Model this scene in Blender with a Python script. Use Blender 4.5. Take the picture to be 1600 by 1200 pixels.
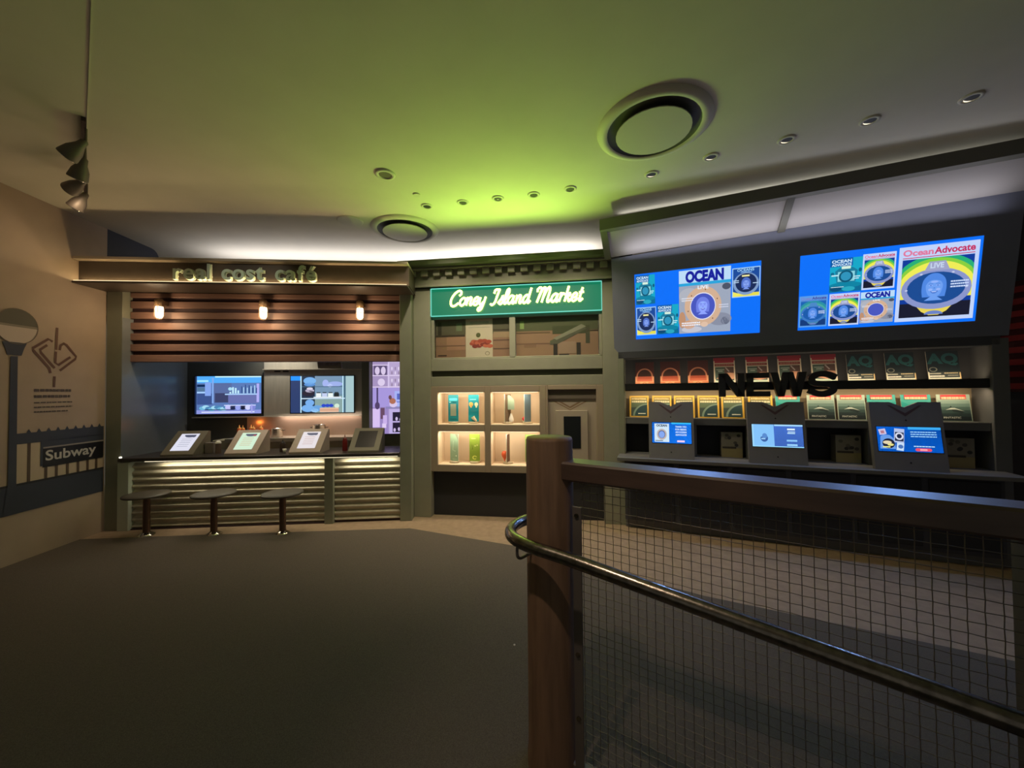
import bpy, math, random
from mathutils import Vector, Matrix
random.seed(7)
PI = math.pi
for o in list(bpy.data.objects):
    bpy.data.objects.remove(o, do_unlink=True)
scn = bpy.context.scene
COL = scn.collection

# ------------------------------------------------------------------ frames
class Frame:
    """A wall-local frame: u along the wall, y into the wall, z up."""
    def __init__(s, ox, oy, deg):
        s.o = Vector((ox, oy, 0)); s.a = math.radians(deg)
        s.d = Vector((math.cos(s.a), math.sin(s.a), 0)); s.n = Vector((-math.sin(s.a), math.cos(s.a), 0))
    def p(s, u, y, z): return s.o + s.d*u + s.n*y + Vector((0, 0, z))
CAFE = Frame(-4.62, 4.42, 4.6)
MARK = Frame(-1.25, 4.88, -8.0)
NEWS = Frame(1.27, 4.50, -21.0)
LEFT = Frame(-4.68, 4.42, 94.6)
RAIL = Frame(0.156, 1.64, math.degrees(math.atan2(-0.549, 0.836)))
WORLD = Frame(0, 0, 0)
CEIL = 3.48

# ------------------------------------------------------------------ camera, world, exposure
cam = bpy.data.objects.new('camera', bpy.data.cameras.new('camera'))
COL.objects.link(cam)
cam.data.sensor_width = 36; cam.data.lens = 36*600/1600; cam.data.clip_start = 0.02
pitch = math.atan(12/600); roll = 0.009
fw = Vector((0, math.cos(pitch), math.sin(pitch))); up = Vector((0, -math.sin(pitch), math.cos(pitch))); rt = Vector((1, 0, 0))
rt2 = rt*math.cos(roll) - up*math.sin(roll); up2 = rt*math.sin(roll) + up*math.cos(roll)
cam.matrix_world = Matrix(((rt2.x, up2.x, -fw.x, 0), (rt2.y, up2.y, -fw.y, 0), (rt2.z, up2.z, -fw.z, 1.55), (0, 0, 0, 1)))
scn.camera = cam
scn.view_settings.view_transform = 'Standard'; scn.view_settings.look = 'None'
scn.view_settings.gamma = 1; scn.view_settings.use_curve_mapping = False
scn.view_settings.exposure = 0.0
w = bpy.data.worlds.new('world'); scn.world = w; w.use_nodes = True
w.node_tree.nodes['Background'].inputs[0].default_value = (1.0, 0.93, 0.80, 1)
w.node_tree.nodes['Background'].inputs[1].default_value = 0.105

def lin(h):
    h = h.lstrip('#'); c = [int(h[i:i+2], 16)/255 for i in (0, 2, 4)]
    return tuple(x/12.92 if x <= 0.04045 else ((x+0.055)/1.055)**2.4 for x in c)
def area(name, loc, direction, sx, sy, power, col, spread=PI):
    l = bpy.data.lights.new(name, 'AREA'); l.shape = 'RECTANGLE'; l.size = sx; l.size_y = sy
    l.energy = power; l.color = col; l.spread = spread
    o = bpy.data.objects.new(name, l); COL.objects.link(o); o.location = loc
    return o, Vector(direction)
def aim(o, d, xaxis=None):
    z = -d.normalized(); x = (xaxis or Vector((1, 0, 0))); x = (x - z*x.dot(z)).normalized(); y = z.cross(x)
    m = Matrix((x, y, z)).transposed().to_4x4(); m.translation = o.location; o.matrix_world = m
def area_l(name, loc, direction, sx, sy, power, col, xaxis=None, spread=PI):
    o, d = area(name, loc, direction, sx, sy, power, col, spread); aim(o, d, xaxis); return o
def spot(name, loc, target, power, col, deg, blend=0.5, r=0.03):
    l = bpy.data.lights.new(name, 'SPOT'); l.energy = power; l.color = col; l.spot_size = math.radians(deg); l.spot_blend = blend; l.shadow_soft_size = r
    o = bpy.data.objects.new(name, l); COL.objects.link(o); o.location = loc
    aim(o, Vector(target)-Vector(loc)); return o
def point(name, loc, power, col, r=0.03):
    l = bpy.data.lights.new(name, 'POINT'); l.energy = power; l.color = col; l.shadow_soft_size = r
    o = bpy.data.objects.new(name, l); COL.objects.link(o); o.location = loc; return o
WARM = (1.0, 0.74, 0.46); WARMW = (1.0, 0.83, 0.62); COOL = (0.75, 0.82, 1.0)
# cove up-lights standing on top of the kiosk roofs, out of sight
area_l('cove_light_cafe', CAFE.p(2.1, 0.75, 3.05), (0, 0.2, 1), 2.9, 0.15, 14, (1, 0.95, 0.97), CAFE.d)
area_l('cove_light_market', MARK.p(1.1, 0.55, 3.16), (0, 0.2, 1), 2.5, 0.15, 15, (1, 0.95, 0.93), MARK.d)
# track spot over the left wall, ceiling spots over the stands, and the spot behind the visitor
spot('track_spot_wall', (-3.3, 2.95, 3.25), LEFT.p(-0.35, 0, 2.0), 22, WARM, 90, 0.9, 0.05)
spot('track_spot_wall_b', (-3.7, 3.25, 3.25), LEFT.p(-0.15, 0, 2.9), 5, WARM, 80, 0.9, 0.05)
spot('ceiling_spot_behind', (-0.55, 0.55, 3.4), (0.35, 1.5, 0.3), 60, (1, 0.76, 0.58), 46, 0.9, 0.03)
# light thrown into the room by the neon lettering and by the two big screens
for u, pw in ((0.6, 24), (1.2, 32), (1.8, 32)):
    spot('neon_throw', MARK.p(u, -0.30, 2.68), MARK.p(u, -1.5, 3.35), pw, (0.58, 1.0, 0.13), 140, 0.8, 0.0)
for u in (0.8, 2.35):
    spot('screen_throw', NEWS.p(u, -0.25, 2.5), NEWS.p(u, -1.8, 1.0), 30, (0.18, 0.40, 1.0), 125, 0.6, 0.0)
area_l('cove_light_visor', NEWS.p(1.6, -0.35, 3.43), Vector((0, 0, 1))-NEWS.n*1.4, 3.1, 0.03, 1.1, (1, 0.98, 0.92), NEWS.d)
spot('sign_fill', (-2.6, 2.3, 3.3), CAFE.p(1.67, -0.34, 2.88), 30, (1, 0.95, 0.8), 30, 0.9, 0.03)  # added spot to brighten the canopy letters, no fixture up there
for u in (0.7, 1.7, 2.7):
    spot('canopy_downlight', CAFE.p(u, -0.22, 2.74), CAFE.p(u, -0.12, 0.0), 16, WARMW, 100, 0.9, 0.02)
point('cafe_inner_fill', CAFE.p(1.0, 0.45, 2.3), 3.5, (0.85, 0.92, 1.0), 0.05)  # added fill inside the cafe, no lamp hangs here
for i, (x, y) in enumerate([(-0.865, 3.94), (-0.124, 3.795), (0.572, 3.625)]):
    spot('market_spot', (x, y, 3.44), (x+0.15, y+0.85, 1.0), 64, WARMW, 95, 0.9, 0.03)
for i, (x, y) in enumerate([(1.262, 3.389), (2.14, 2.931), (3.073, 2.516)]):
    spot('news_spot', (x, y, 3.44), (x+0.1, y+0.2, 0.0), 14, WARM, 62, 0.8, 0.03)

# ------------------------------------------------------------------ materials
MATS = {}
def mat(name, hx, rough=0.6, metal=0.0, noise=0.0, nscale=20, bump=0.0, bscale=200, stretch=None, spec=0.5):
    if name in MATS: return MATS[name]
    m = bpy.data.materials.new(name); m.use_nodes = True; nt = m.node_tree; b = nt.nodes['Principled BSDF']
    c = lin(hx); b.inputs['Base Color'].default_value = (*c, 1); b.inputs['Roughness'].default_value = rough
    b.inputs['Metallic'].default_value = metal; b.inputs['Specular IOR Level'].default_value = spec
    if noise or bump:
        tc = nt.nodes.new('ShaderNodeTexCoord'); mp = nt.nodes.new('ShaderNodeMapping'); nt.links.new(tc.outputs['Object'], mp.inputs[0])
        if stretch: mp.inputs['Scale'].default_value = stretch
    if noise:
        n = nt.nodes.new('ShaderNodeTexNoise'); n.inputs['Scale'].default_value = nscale; n.inputs['Detail'].default_value = 5
        nt.links.new(mp.outputs[0], n.inputs['Vector'])
        r = nt.nodes.new('ShaderNodeValToRGB'); r.color_ramp.elements[0].position = 0.3; r.color_ramp.elements[1].position = 0.7
        r.color_ramp.elements[0].color = (*[x*(1-noise) for x in c], 1); r.color_ramp.elements[1].color = (*[min(1, x*(1+noise)) for x in c], 1)
        nt.links.new(n.outputs['Fac'], r.inputs[0]); nt.links.new(r.outputs[0], b.inputs['Base Color'])
    if bump:
        n2 = nt.nodes.new('ShaderNodeTexNoise'); n2.inputs['Scale'].default_value = bscale; nt.links.new(mp.outputs[0], n2.inputs['Vector'])
        bp = nt.nodes.new('ShaderNodeBump'); bp.inputs['Strength'].default_value = bump; bp.inputs['Distance'].default_value = 0.002
        nt.links.new(n2.outputs['Fac'], bp.inputs['Height']); nt.links.new(bp.outputs[0], b.inputs['Normal'])
    MATS[name] = m; return m
def glow(hx, strength=1.0):
    k = 'glow_%s_%g' % (hx.strip('#'), strength)
    if k in MATS: return MATS[k]
    m = bpy.data.materials.new(k); m.use_nodes = True; b = m.node_tree.nodes['Principled BSDF']; c = lin(hx)
    b.inputs['Base Color'].default_value = (0.005, 0.005, 0.005, 1); b.inputs['Roughness'].default_value = 0.5
    b.inputs['Emission Color'].default_value = (*c, 1); b.inputs['Emission Strength'].default_value = strength
    MATS[k] = m; return m
def ink(hx, rough=0.55): return mat('print_' + hx.strip('#') + '_%g' % rough, hx, rough)
def pane_mat():
    if 'pane' in MATS: return MATS['pane']
    m = bpy.data.materials.new('pane'); m.use_nodes = True; nt = m.node_tree; nt.nodes.remove(nt.nodes['Principled BSDF'])
    t = nt.nodes.new('ShaderNodeBsdfTransparent'); g = nt.nodes.new('ShaderNodeBsdfGlossy'); g.inputs['Roughness'].default_value = 0.03
    lw = nt.nodes.new('ShaderNodeLayerWeight'); lw.inputs[0].default_value = 0.5
    pw = nt.nodes.new('ShaderNodeMath'); pw.operation = 'POWER'; pw.inputs[1].default_value = 4; nt.links.new(lw.outputs['Facing'], pw.inputs[0])
    f = nt.nodes.new('ShaderNodeMath'); f.operation = 'MULTIPLY_ADD'; f.inputs[1].default_value = 0.7; f.inputs[2].default_value = 0.04; nt.links.new(pw.outputs[0], f.inputs[0]); mx = nt.nodes.new('ShaderNodeMixShader')
    nt.links.new(f.outputs[0], mx.inputs[0]); nt.links.new(t.outputs[0], mx.inputs[1]); nt.links.new(g.outputs[0], mx.inputs[2])
    nt.links.new(mx.outputs[0], nt.nodes['Material Output'].inputs[0]); MATS['pane'] = m; return m
M_ceil = mat('ceiling_paint', '#dad5c6', 0.8, noise=0.03, nscale=3)
M_cove = mat('cove_paint', '#e8e4e0', 0.85)
M_wall = mat('left_wall_paint', '#b3a08c', 0.6, noise=0.05, nscale=4)
M_slate = mat('slate_wall', '#3a3d4a', 0.6)
M_floor = mat('polished_floor', '#a58e76', 0.5, noise=0.12, nscale=14, bump=0.1)
M_carpet = mat('dark_carpet', '#625950', 0.95, noise=0.3, nscale=260, bump=0.5, bscale=400)
M_olive = mat('olive_paint', '#868876', 0.55, noise=0.04, nscale=8)
M_oliv2 = mat('market_paint', '#979684', 0.55, noise=0.04, nscale=8)
M_fascia = mat('bronze_fascia', '#50463d', 0.42, 0.1, noise=0.06, nscale=9)
M_trim = mat('canopy_trim', '#a89a88', 0.45)
M_slat = mat('brown_slat', '#8d6c5e', 0.5, noise=0.12, nscale=14, stretch=(0.4, 1, 6))
M_dark = mat('dark_backing', '#3a2428', 0.7)
M_black = mat('black_paint', '#1b1b1d', 0.5)
M_chrome = mat('chrome', '#d6d2cc', 0.12, 1.0)
M_steel = mat('brushed_steel', '#b8b2a6', 0.4, 0.45, noise=0.06, nscale=40, stretch=(1, 1, 0.1))
M_galv = mat('galvanised_sheet', '#c4bca6', 0.55, 0.3, noise=0.08, nscale=18)
M_top = mat('dark_countertop', '#3b3733', 0.28, noise=0.15, nscale=60)
M_gloss = mat('glossy_grey_wall', '#747a7c', 0.2, noise=0.05, nscale=6)
M_inner = mat('dark_grey_wall', '#4a4a46', 0.5, noise=0.05, nscale=6)
M_kiosk = mat('kiosk_grey', '#b8a896', 0.5, noise=0.04, nscale=20)
M_seat = mat('stool_seat', '#4a453d', 0.5, noise=0.1, nscale=30)
M_pole = mat('stool_pole', '#6b5347', 0.3, 0.7)
M_cream = mat('cubby_cream', '#e3cfb4', 0.7)
M_cab = mat('cabinet_taupe', '#a3937f', 0.55)
M_base = mat('charcoal_base', '#2e2f33', 0.5)
M_news = mat('news_grey', '#6a6a6c', 0.5, noise=0.05, nscale=8)
M_newsd = mat('news_dark', '#45464e', 0.5, noise=0.05, nscale=8)
M_kpanel = mat('news_kiosk_grey', '#7c7878', 0.45, noise=0.04, nscale=12)
M_niche = mat('niche_dark', '#2b2c34', 0.6)
M_rack = mat('rack_back', '#a8977c', 0.7)
M_post = mat('timber_post', '#80654f', 0.6, noise=0.2, nscale=12, stretch=(3, 3, 0.3), bump=0.25, bscale=60)
M_beam = mat('timber_rail', '#5c483e', 0.40, noise=0.18, nscale=14, stretch=(0.5, 3, 3), bump=0.1, bscale=60)
M_beam.node_tree.nodes['Principled BSDF'].inputs['Coat Weight'].default_value = 0.9; M_beam.node_tree.nodes['Principled BSDF'].inputs['Coat Roughness'].default_value = 0.42
M_pipe = mat('worn_steel_pipe', '#8d867c', 0.25, 1.0, noise=0.35, nscale=45, bump=0.3, bscale=60)
M_bar = mat('painted_flat_bar', '#77706a', 0.45, 0.3)
M_wire = mat('wire_mesh', '#8a8072', 0.42, 0.75)
M_acry = mat('clear_acrylic', '#e8e4da', 0.12)

# ------------------------------------------------------------------ mesh builder
_tc = {}
def text_geo(s, bold=0.0, extrude=0.0, bevel=0.0, shear=0.0):
    k = (s, bold, extrude, bevel, shear)
    if k in _tc: return _tc[k]
    cu = bpy.data.curves.new('t', 'FONT'); cu.body = s; cu.offset = bold; cu.extrude = extrude; cu.bevel_depth = bevel; cu.shear = shear
    cu.resolution_u = 4
    ob = bpy.data.objects.new('t', cu); me = bpy.data.meshes.new_from_object(ob)
    vs = [tuple(v.co) for v in me.vertices]; fs = [tuple(p.vertices) for p in me.polygons]
    bpy.data.objects.remove(ob); bpy.data.curves.remove(cu); bpy.data.meshes.remove(me)
    _tc[k] = (vs, fs); return _tc[k]
def catmull(pts, n=6):
    out = []; P = [pts[0]] + list(pts) + [pts[-1]]
    for i in range(1, len(P)-2):
        for k in range(n):
            t = k/n
            out.append(tuple(0.5*((2*P[i][j]) + (-P[i-1][j]+P[i+1][j])*t + (2*P[i-1][j]-5*P[i][j]+4*P[i+1][j]-P[i+2][j])*t*t + (-P[i-1][j]+3*P[i][j]-3*P[i+1][j]+P[i+2][j])*t**3) for j in range(len(P[0]))))
    out.append(tuple(pts[-1])); return out
class MB:
    def __init__(s): s.v = []; s.f = []; s.m = []; s.s = []; s.mats = []
    def mi(s, m):
        if m not in s.mats: s.mats.append(m)
        return s.mats.index(m)
    def add(s, vs, fs, m, smooth=False):
        b = len(s.v); s.v += [tuple(v) for v in vs]; k = s.mi(m)
        for f in fs: s.f.append([i+b for i in f]); s.m.append(k); s.s.append(smooth)
        return s
    def box(s, x0, x1, y0, y1, z0, z1, m):
        vs = [(x, y, z) for z in (z0, z1) for y in (y0, y1) for x in (x0, x1)]
        return s.add(vs, [(0, 2, 3, 1), (4, 5, 7, 6), (0, 1, 5, 4), (2, 6, 7, 3), (0, 4, 6, 2), (1, 3, 7, 5)], m)
    def bbox(s, x0, x1, y0, y1, z0, z1, m, c=0.004):
        """box with chamfered edges"""
        c = min(c, (x1-x0)*.3, (y1-y0)*.3, (z1-z0)*.3); import itertools
        vs = []; idx = {}
        X = (x0, x1); Y = (y0, y1); Z = (z0, z1)
        for i, j, k in itertools.product((0, 1), repeat=3):
            sx, sy, sz = (1-2*i)*c, (1-2*j)*c, (1-2*k)*c
            idx[i, j, k, 'x'] = len(vs); vs.append((X[i], Y[j]+sy, Z[k]+sz))
            idx[i, j, k, 'y'] = len(vs); vs.append((X[i]+sx, Y[j], Z[k]+sz))
            idx[i, j, k, 'z'] = len(vs); vs.append((X[i]+sx, Y[j]+sy, Z[k]))
        fs = []
        for i in (0, 1):
            fs.append([idx[i, a, b, 'x'] for a, b in ((0, 0), (1, 0), (1, 1), (0, 1))][::1 if i else -1])
            fs.append([idx[a, i, b, 'y'] for a, b in ((0, 0), (1, 0), (1, 1), (0, 1))][::-1 if i else 1])
            fs.append([idx[a, b, i, 'z'] for a, b in ((0, 0), (1, 0), (1, 1), (0, 1))][::1 if i else -1])
        for a, b in itertools.product((0, 1), repeat=2):
            fs.append([idx[0, a, b, 'y'], idx[1, a, b, 'y'], idx[1, a, b, 'z'], idx[0, a, b, 'z']])
            fs.append([idx[a, 0, b, 'x'], idx[a, 1, b, 'x'], idx[a, 1, b, 'z'], idx[a, 0, b, 'z']])
            fs.append([idx[a, b, 0, 'x'], idx[a, b, 1, 'x'], idx[a, b, 1, 'y'], idx[a, b, 0, 'y']])
        for i, j, k in itertools.product((0, 1), repeat=3):
            fs.append([idx[i, j, k, q] for q in 'xyz'])
        return s.add(vs, fs, m)
    def hexa(s, p, m):
        """8 points: bottom ring 0-3, top ring 4-7"""
        return s.add(p, [(3, 2, 1, 0), (4, 5, 6, 7), (0, 1, 5, 4), (1, 2, 6, 5), (2, 3, 7, 6), (3, 0, 4, 7)], m)
    def prism(s, pts, y0, y1, m):
        """polygon in x-z extruded in y"""
        n = len(pts); vs = [(x, y0, z) for x, z in pts] + [(x, y1, z) for x, z in pts]
        fs = [list(range(n)), list(range(2*n-1, n-1, -1))] + [(i, i+n, (i+1) % n + n, (i+1) % n) for i in range(n)]
        return s.add(vs, fs, m)
    def flat(s, pts, y, m): return s.add([(x, y, z) for x, z in pts], [list(range(len(pts)))], m)
    def rect(s, x0, x1, z0, z1, y, m): return s.flat([(x0, z0), (x1, z0), (x1, z1), (x0, z1)], y, m)
    def oval(s, cx, cz, rx, rz, y, m, n=28, a0=0, a1=2*PI):
        return s.flat([(cx+rx*math.cos(a0+(a1-a0)*i/n), cz+rz*math.sin(a0+(a1-a0)*i/n)) for i in range(n if a1-a0 > 6.28 else n+1)], y, m)
    def ring(s, cx, cz, rx, rz, k, y, m, n=32, a0=0, a1=2*PI):
        vs = []; fs = []
        for i in range(n+1):
            a = a0+(a1-a0)*i/n
            vs += [(cx+rx*math.cos(a), y, cz+rz*math.sin(a)), (cx+rx*k*math.cos(a), y, cz+rz*k*math.sin(a))]
            if i: j = 2*i; fs.append((j-2, j-1, j+1, j))
        return s.add(vs, fs, m)
    def stroke(s, pts, w, y, m):
        vs = []; fs = []; n = len(pts)
        for i in range(n):
            a = Vector(pts[max(0, i-1)]); b = Vector(pts[min(n-1, i+1)]); d = (b-a); d = d.normalized() if d.length else Vector((1, 0))
            q = Vector((-d.y, d.x))*w/2; p = Vector(pts[i]); vs += [(p.x+q.x, y, p.y+q.y), (p.x-q.x, y, p.y-q.y)]
            if i: j = 2*i; fs.append((j-2, j-1, j+1, j))
        return s.add(vs, fs, m)
    def scribble(s, x0, x1, z, h, y, m, seed=0):
        """a line of print too small to read"""
        r = random.Random(seed); x = x0
        while x < x1:
            wd = min(x1-x, (x1-x0)*r.uniform(0.06, 0.16)); s.rect(x, x+wd*0.86, z-h/2, z+h/2, y, m); x += wd
        return s
    def text(s, t, x0, x1, z0, z1, y, m, bold=0.0, extrude=0.0, bevel=0.0, shear=0.0):
        vs, fs = text_geo(t, bold, extrude, bevel, shear)
        if not vs: return s
        a0 = min(v[0] for v in vs); a1 = max(v[0] for v in vs); b0 = min(v[1] for v in vs); b1 = max(v[1] for v in vs)
        kx = (x1-x0)/(a1-a0); kz = (z1-z0)/(b1-b0); ky = min(kx, kz)
        return s.add([(x0+(v[0]-a0)*kx, y-v[2]*ky, z0+(v[1]-b0)*kz) for v in vs], fs, m)
    def tube(s, pts, r, m, n=10, closed=False, cap=True, flat=1.0):
        pts = [Vector(p) for p in pts]; N = len(pts); rings = []; T0 = None; nv = None
        for i in range(N):
            if closed: t = (pts[(i+1) % N]-pts[i-1])
            else: t = pts[min(N-1, i+1)]-pts[max(0, i-1)]
            t = t.normalized() if t.length > 1e-9 else Vector((0, 0, 1))
            if nv is None:
                nv = Vector((0, 0, 1)) if abs(t.z) < 0.9 else Vector((1, 0, 0))
            nv = (nv - t*nv.dot(t)).normalized(); bv = t.cross(nv)
            rr = r[i] if isinstance(r, (list, tuple)) else r
            rings.append([pts[i] + nv*rr*math.cos(2*PI*k/n) + bv*rr*flat*math.sin(2*PI*k/n) for k in range(n)])
        vs = [p for q in rings for p in q]; fs = []
        for i in range(N if closed else N-1):
            for k in range(n):
                a = i*n; b = ((i+1) % N)*n
                fs.append((a+k, a+(k+1) % n, b+(k+1) % n, b+k))
        s.add(vs, fs, m, True)
        if cap and not closed:
            s.add(rings[0], [list(range(n))[::-1]], m); s.add(rings[-1], [list(range(n))], m)
        return s
    def lathe(s, prof, m, cx=0, cy=0, n=32, smooth=True):
        """prof: (r, z) from bottom to top round the vertical axis"""
        vs = []; fs = []
        for r, z in prof:
            vs += [(cx+r*math.cos(2*PI*k/n), cy+r*math.sin(2*PI*k/n), z) for k in range(n)]
        for i in range(len(prof)-1):
            for k in range(n): fs.append((i*n+k, i*n+(k+1) % n, (i+1)*n+(k+1) % n, (i+1)*n+k))
        s.add(vs, fs, m, smooth)
        if prof[0][0] > 1e-6: s.add(vs[:n], [list(range(n))[::-1]], m)
        if prof[-1][0] > 1e-6: s.add(vs[-n:], [list(range(n))], m)
        return s
    def surf(s, prof, m, cx=0, cy=0, n=48, smooth=True):
        vs = []; fs = []
        for r, z in prof:
            vs += [(cx+r*math.cos(2*PI*k/n), cy+r*math.sin(2*PI*k/n), z) for k in range(n)]
        for i in range(len(prof)-1):
            for k in range(n): fs.append((i*n+k, i*n+(k+1) % n, (i+1)*n+(k+1) % n, (i+1)*n+k))
        return s.add(vs, fs, m, smooth)
    def build(s, name, parent=None, frame=None, at=(0, 0, 0), tilt=0.0, label=None, cat=None, group=None, kind=None):
        me = bpy.data.meshes.new(name); me.from_pydata(s.v, [], s.f)
        for m in s.mats: me.materials.append(m)
        me.polygons.foreach_set('material_index', s.m); me.polygons.foreach_set('use_smooth', s.s); me.update()
        o = bpy.data.objects.new(name, me); COL.objects.link(o)
        if parent: o.parent = parent
        if frame: o.location = frame.p(*at); o.rotation_euler = (tilt, 0, frame.a)
        elif any(at) or tilt: o.location = at; o.rotation_euler = (tilt, 0, 0)
        return tag(o, label, cat, group, kind)
def tag(o, label=None, cat=None, group=None, kind=None):
    if label: o['label'] = label
    if cat: o['category'] = cat
    if group: o['group'] = group
    if kind: o['kind'] = kind
    return o
def thing(name, label, cat, frame=WORLD, at=(0, 0, 0), tilt=0.0, group=None):
    o = bpy.data.objects.new(name, None); o.empty_display_size = 0.1; COL.objects.link(o)
    o.location = frame.p(*at); o.rotation_euler = (tilt, 0, frame.a)
    return tag(o, label, cat, group)
def dup(root, loc, label):
    def cp(o, par):
        c = o.copy(); COL.objects.link(c); c.parent = par
        for ch in o.children: cp(ch, c)
        return c
    r = cp(root, None); r.location = loc; r['label'] = label; return r

# ================================================================== SETTING
m = MB(); m.box(-7, 8, -3.5, 8, -0.1, 0, M_floor); m.build('floor', kind='structure')
car = [(-4.62, -3.4), (6.4, -3.4), (6.0, 0.5), (4.5, 1.35), (2.785, 2.215), (1.427, 2.914), (0.111, 3.81), (-0.015, 3.892), (-1.18, 4.405), (-2.165, 4.34), (-3.4, 4.26), (-4.66, 4.16)]
m = MB(); n = len(car)
m.add([(x, y, 0.0) for x, y in car]+[(x, y, 0.006) for x, y in car], [list(range(n))[::-1], list(range(n, 2*n))]+[(i, (i+1) % n, (i+1) % n+n, i+n) for i in range(n)], M_carpet)
m.build('floor_carpet', kind='structure')
m = MB(); m.box(-7, 8, -3.5, 8, CEIL, CEIL+0.1, M_ceil); m.build('ceiling', kind='structure')
m = MB(); m.box(-7.5, 0, 0, 0.12, 0, CEIL, M_wall); m.build('wall_left', frame=LEFT, kind='structure')
# the wall runs on behind the cafe, slate coloured, its end rounded at the top
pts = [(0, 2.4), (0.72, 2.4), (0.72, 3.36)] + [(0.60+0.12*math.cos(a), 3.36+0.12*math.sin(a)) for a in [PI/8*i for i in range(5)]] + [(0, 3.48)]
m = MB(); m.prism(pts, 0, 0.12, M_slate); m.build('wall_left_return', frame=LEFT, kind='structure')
m = MB(); m.box(-7, 8, 7.4, 7.5, 0, CEIL, M_cove); m.build('wall_back', kind='structure')
m = MB(); m.box(5.3, 5.4, -3.5, 7.4, 0, CEIL, M_newsd); m.build('wall_right', kind='structure')
m = MB(); m.box(-7, -4.85, 7.0, 7.1, 0, CEIL, M_cove); 
# fine seam of the ceiling board that carries the lamp track
a = Vector((-1.2, 1.1)); b = Vector((-4.25, 3.79)); d = (b-a).normalized(); q = Vector((-d.y, d.x))*0.002
m = MB(); m.add([(p.x+s*q.x, p.y+s*q.y, z) for z in (CEIL-0.004, CEIL) for p, s in ((a, 1), (b, 1), (b, -1), (a, -1))], [(0, 1, 2, 3), (7, 6, 5, 4), (0, 4, 5, 1), (1, 5, 6, 2), (2, 6, 7, 3), (3, 7, 4, 0)], M_ceil)
m.build('trim_1', kind='structure')

# ------------------------------------------------------------------ ceiling fittings
def vent(x, y, s, label):
    t = thing('ceiling_vent', label, 'ceiling vent', at=(x, y, CEIL), group='round air vents')
    paint = mat('vent_paint', '#d2cdbf', 0.6); vd = mat('vent_throat', '#4c4c48', 0.6)
    MB().surf([(0.40*s, 0), (0.395*s, -0.012), (0.36*s, -0.03), (0.335*s, -0.03), (0.325*s, -0.022)], paint).build('trim_ring', t)
    MB().surf([(0.325*s, -0.022), (0.30*s, -0.006), (0.18*s, -0.003)], vd).build('throat', t)
    MB().lathe([(0.262*s, -0.046), (0.263*s, -0.04), (0.25*s, -0.032), (0.02, -0.03)], paint).build('diffuser_disc', t)
    for k in range(3):
        b = MB(); an = k*2*PI/3+0.5; b.box(0.2*s*math.cos(an)-.008, 0.2*s*math.cos(an)+.008, 0.2*s*math.sin(an)-.008, 0.2*s*math.sin(an)+.008, -0.034, -0.002, vd); b.build('bracket', t)
vent(1.048, 2.773, 1.0, 'large round air vent on the ceiling nearest the visitor, upper right')
vent(-1.245, 4.50, 0.97, 'round air vent on the ceiling above the cafe and market roofs')
t = thing('ceiling_speaker', 'small round speaker on the ceiling with a grey grille, left of the downlights', 'speaker', at=(-1.102, 3.351, CEIL))
MB().surf([(0.088, 0), (0.086, -0.01), (0.06, -0.014), (0.055, -0.004)], mat('vent_paint', '')).build('trim_ring', t)
MB().lathe([(0.056, -0.006), (0.055, -0.002), (0.01, -0.001)], mat('grille', '#6d685c', 0.7)).build('grille', t)
MB().lathe([(0.034, -0.01), (0.036, 0)], mat('vent_paint', '')).build('sprinkler_cover', at=(-0.913, 3.706, CEIL), label='tiny round sprinkler cover flush on the ceiling above the leftmost downlight', cat='sprinkler cover')
MB().lathe([(0.13, -0.008), (0.14, 0)], mat('vent_paint', '')).build('access_cover', at=(-1.797, 4.264, CEIL), label='plain flush round cover on the ceiling, left of the far air vent', cat='ceiling cover')
DL = [(-0.865, 3.94), (-0.484, 3.866), (-0.124, 3.795), (0.23, 3.727), (0.572, 3.625), (1.262, 3.389), (1.665, 3.142), (2.14, 2.931), (2.593, 2.727), (3.073, 2.516)]
ORD = ['first', 'second', 'third', 'fourth', 'fifth', 'sixth', 'seventh', 'eighth', 'ninth', 'tenth']
for i, (x, y) in enumerate(DL):
    lit = i in (2, 5, 6, 7, 8, 9)
    t = thing('ceiling_downlight', 'small recessed ceiling downlight, %s from the left of the row%s' % (ORD[i], ', glinting' if lit else ', dark'), 'downlight', at=(x, y, CEIL), group='recessed downlights along the ceiling')
    MB().surf([(0.062, 0), (0.058, -0.008), (0.041, -0.010), (0.038, -0.003)], mat('vent_paint', ''), n=24).build('trim_ring', t)
    MB().lathe([(0.0395, -0.004), (0.02, -0.002)], M_black, n=24).build('aperture', t)
    if lit:
        cr = [(0.036*math.cos(q), 0.036*math.sin(q), -0.006) for q in [0.2+k*0.24 for k in range(11)]]+[(0.030*math.cos(q), 0.018+0.008*math.sin(q), -0.006) for q in [0.2+k*0.24 for k in range(10, -1, -1)]]
        mm = MB(); mm.add(cr if i != 2 else [(p_[0]*.4, p_[1]*.4, p_[2]) for p_ in cr], [list(range(len(cr)))], glow('#fff0d0', 1.6)); mm.build('lamp', t)  # glowing crescent drawn in as the highlight of the fitting
t = thing('track_light_rail', 'thin black ceiling track carrying four spotlights, left side', 'light track', at=(0, 0, 0))
a = Vector((-2.95, 2.62)); b = Vector((-4.0, 3.58)); d = (b-a).normalized(); q = Vector((-d.y, d.x))*0.012
m = MB(); m.add([(p.x+s*q.x, p.y+s*q.y, z) for z in (CEIL-0.03, CEIL) for p, s in ((a, 1), (b, 1), (b, -1), (a, -1))], [(0, 1, 2, 3), (7, 6, 5, 4), (0, 4, 5, 1), (1, 5, 6, 2), (2, 6, 7, 3), (3, 7, 4, 0)], M_dark)
m.build('track', t)
M_can = mat('track_can', '#6a6058', 0.5, 0.2)
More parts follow.
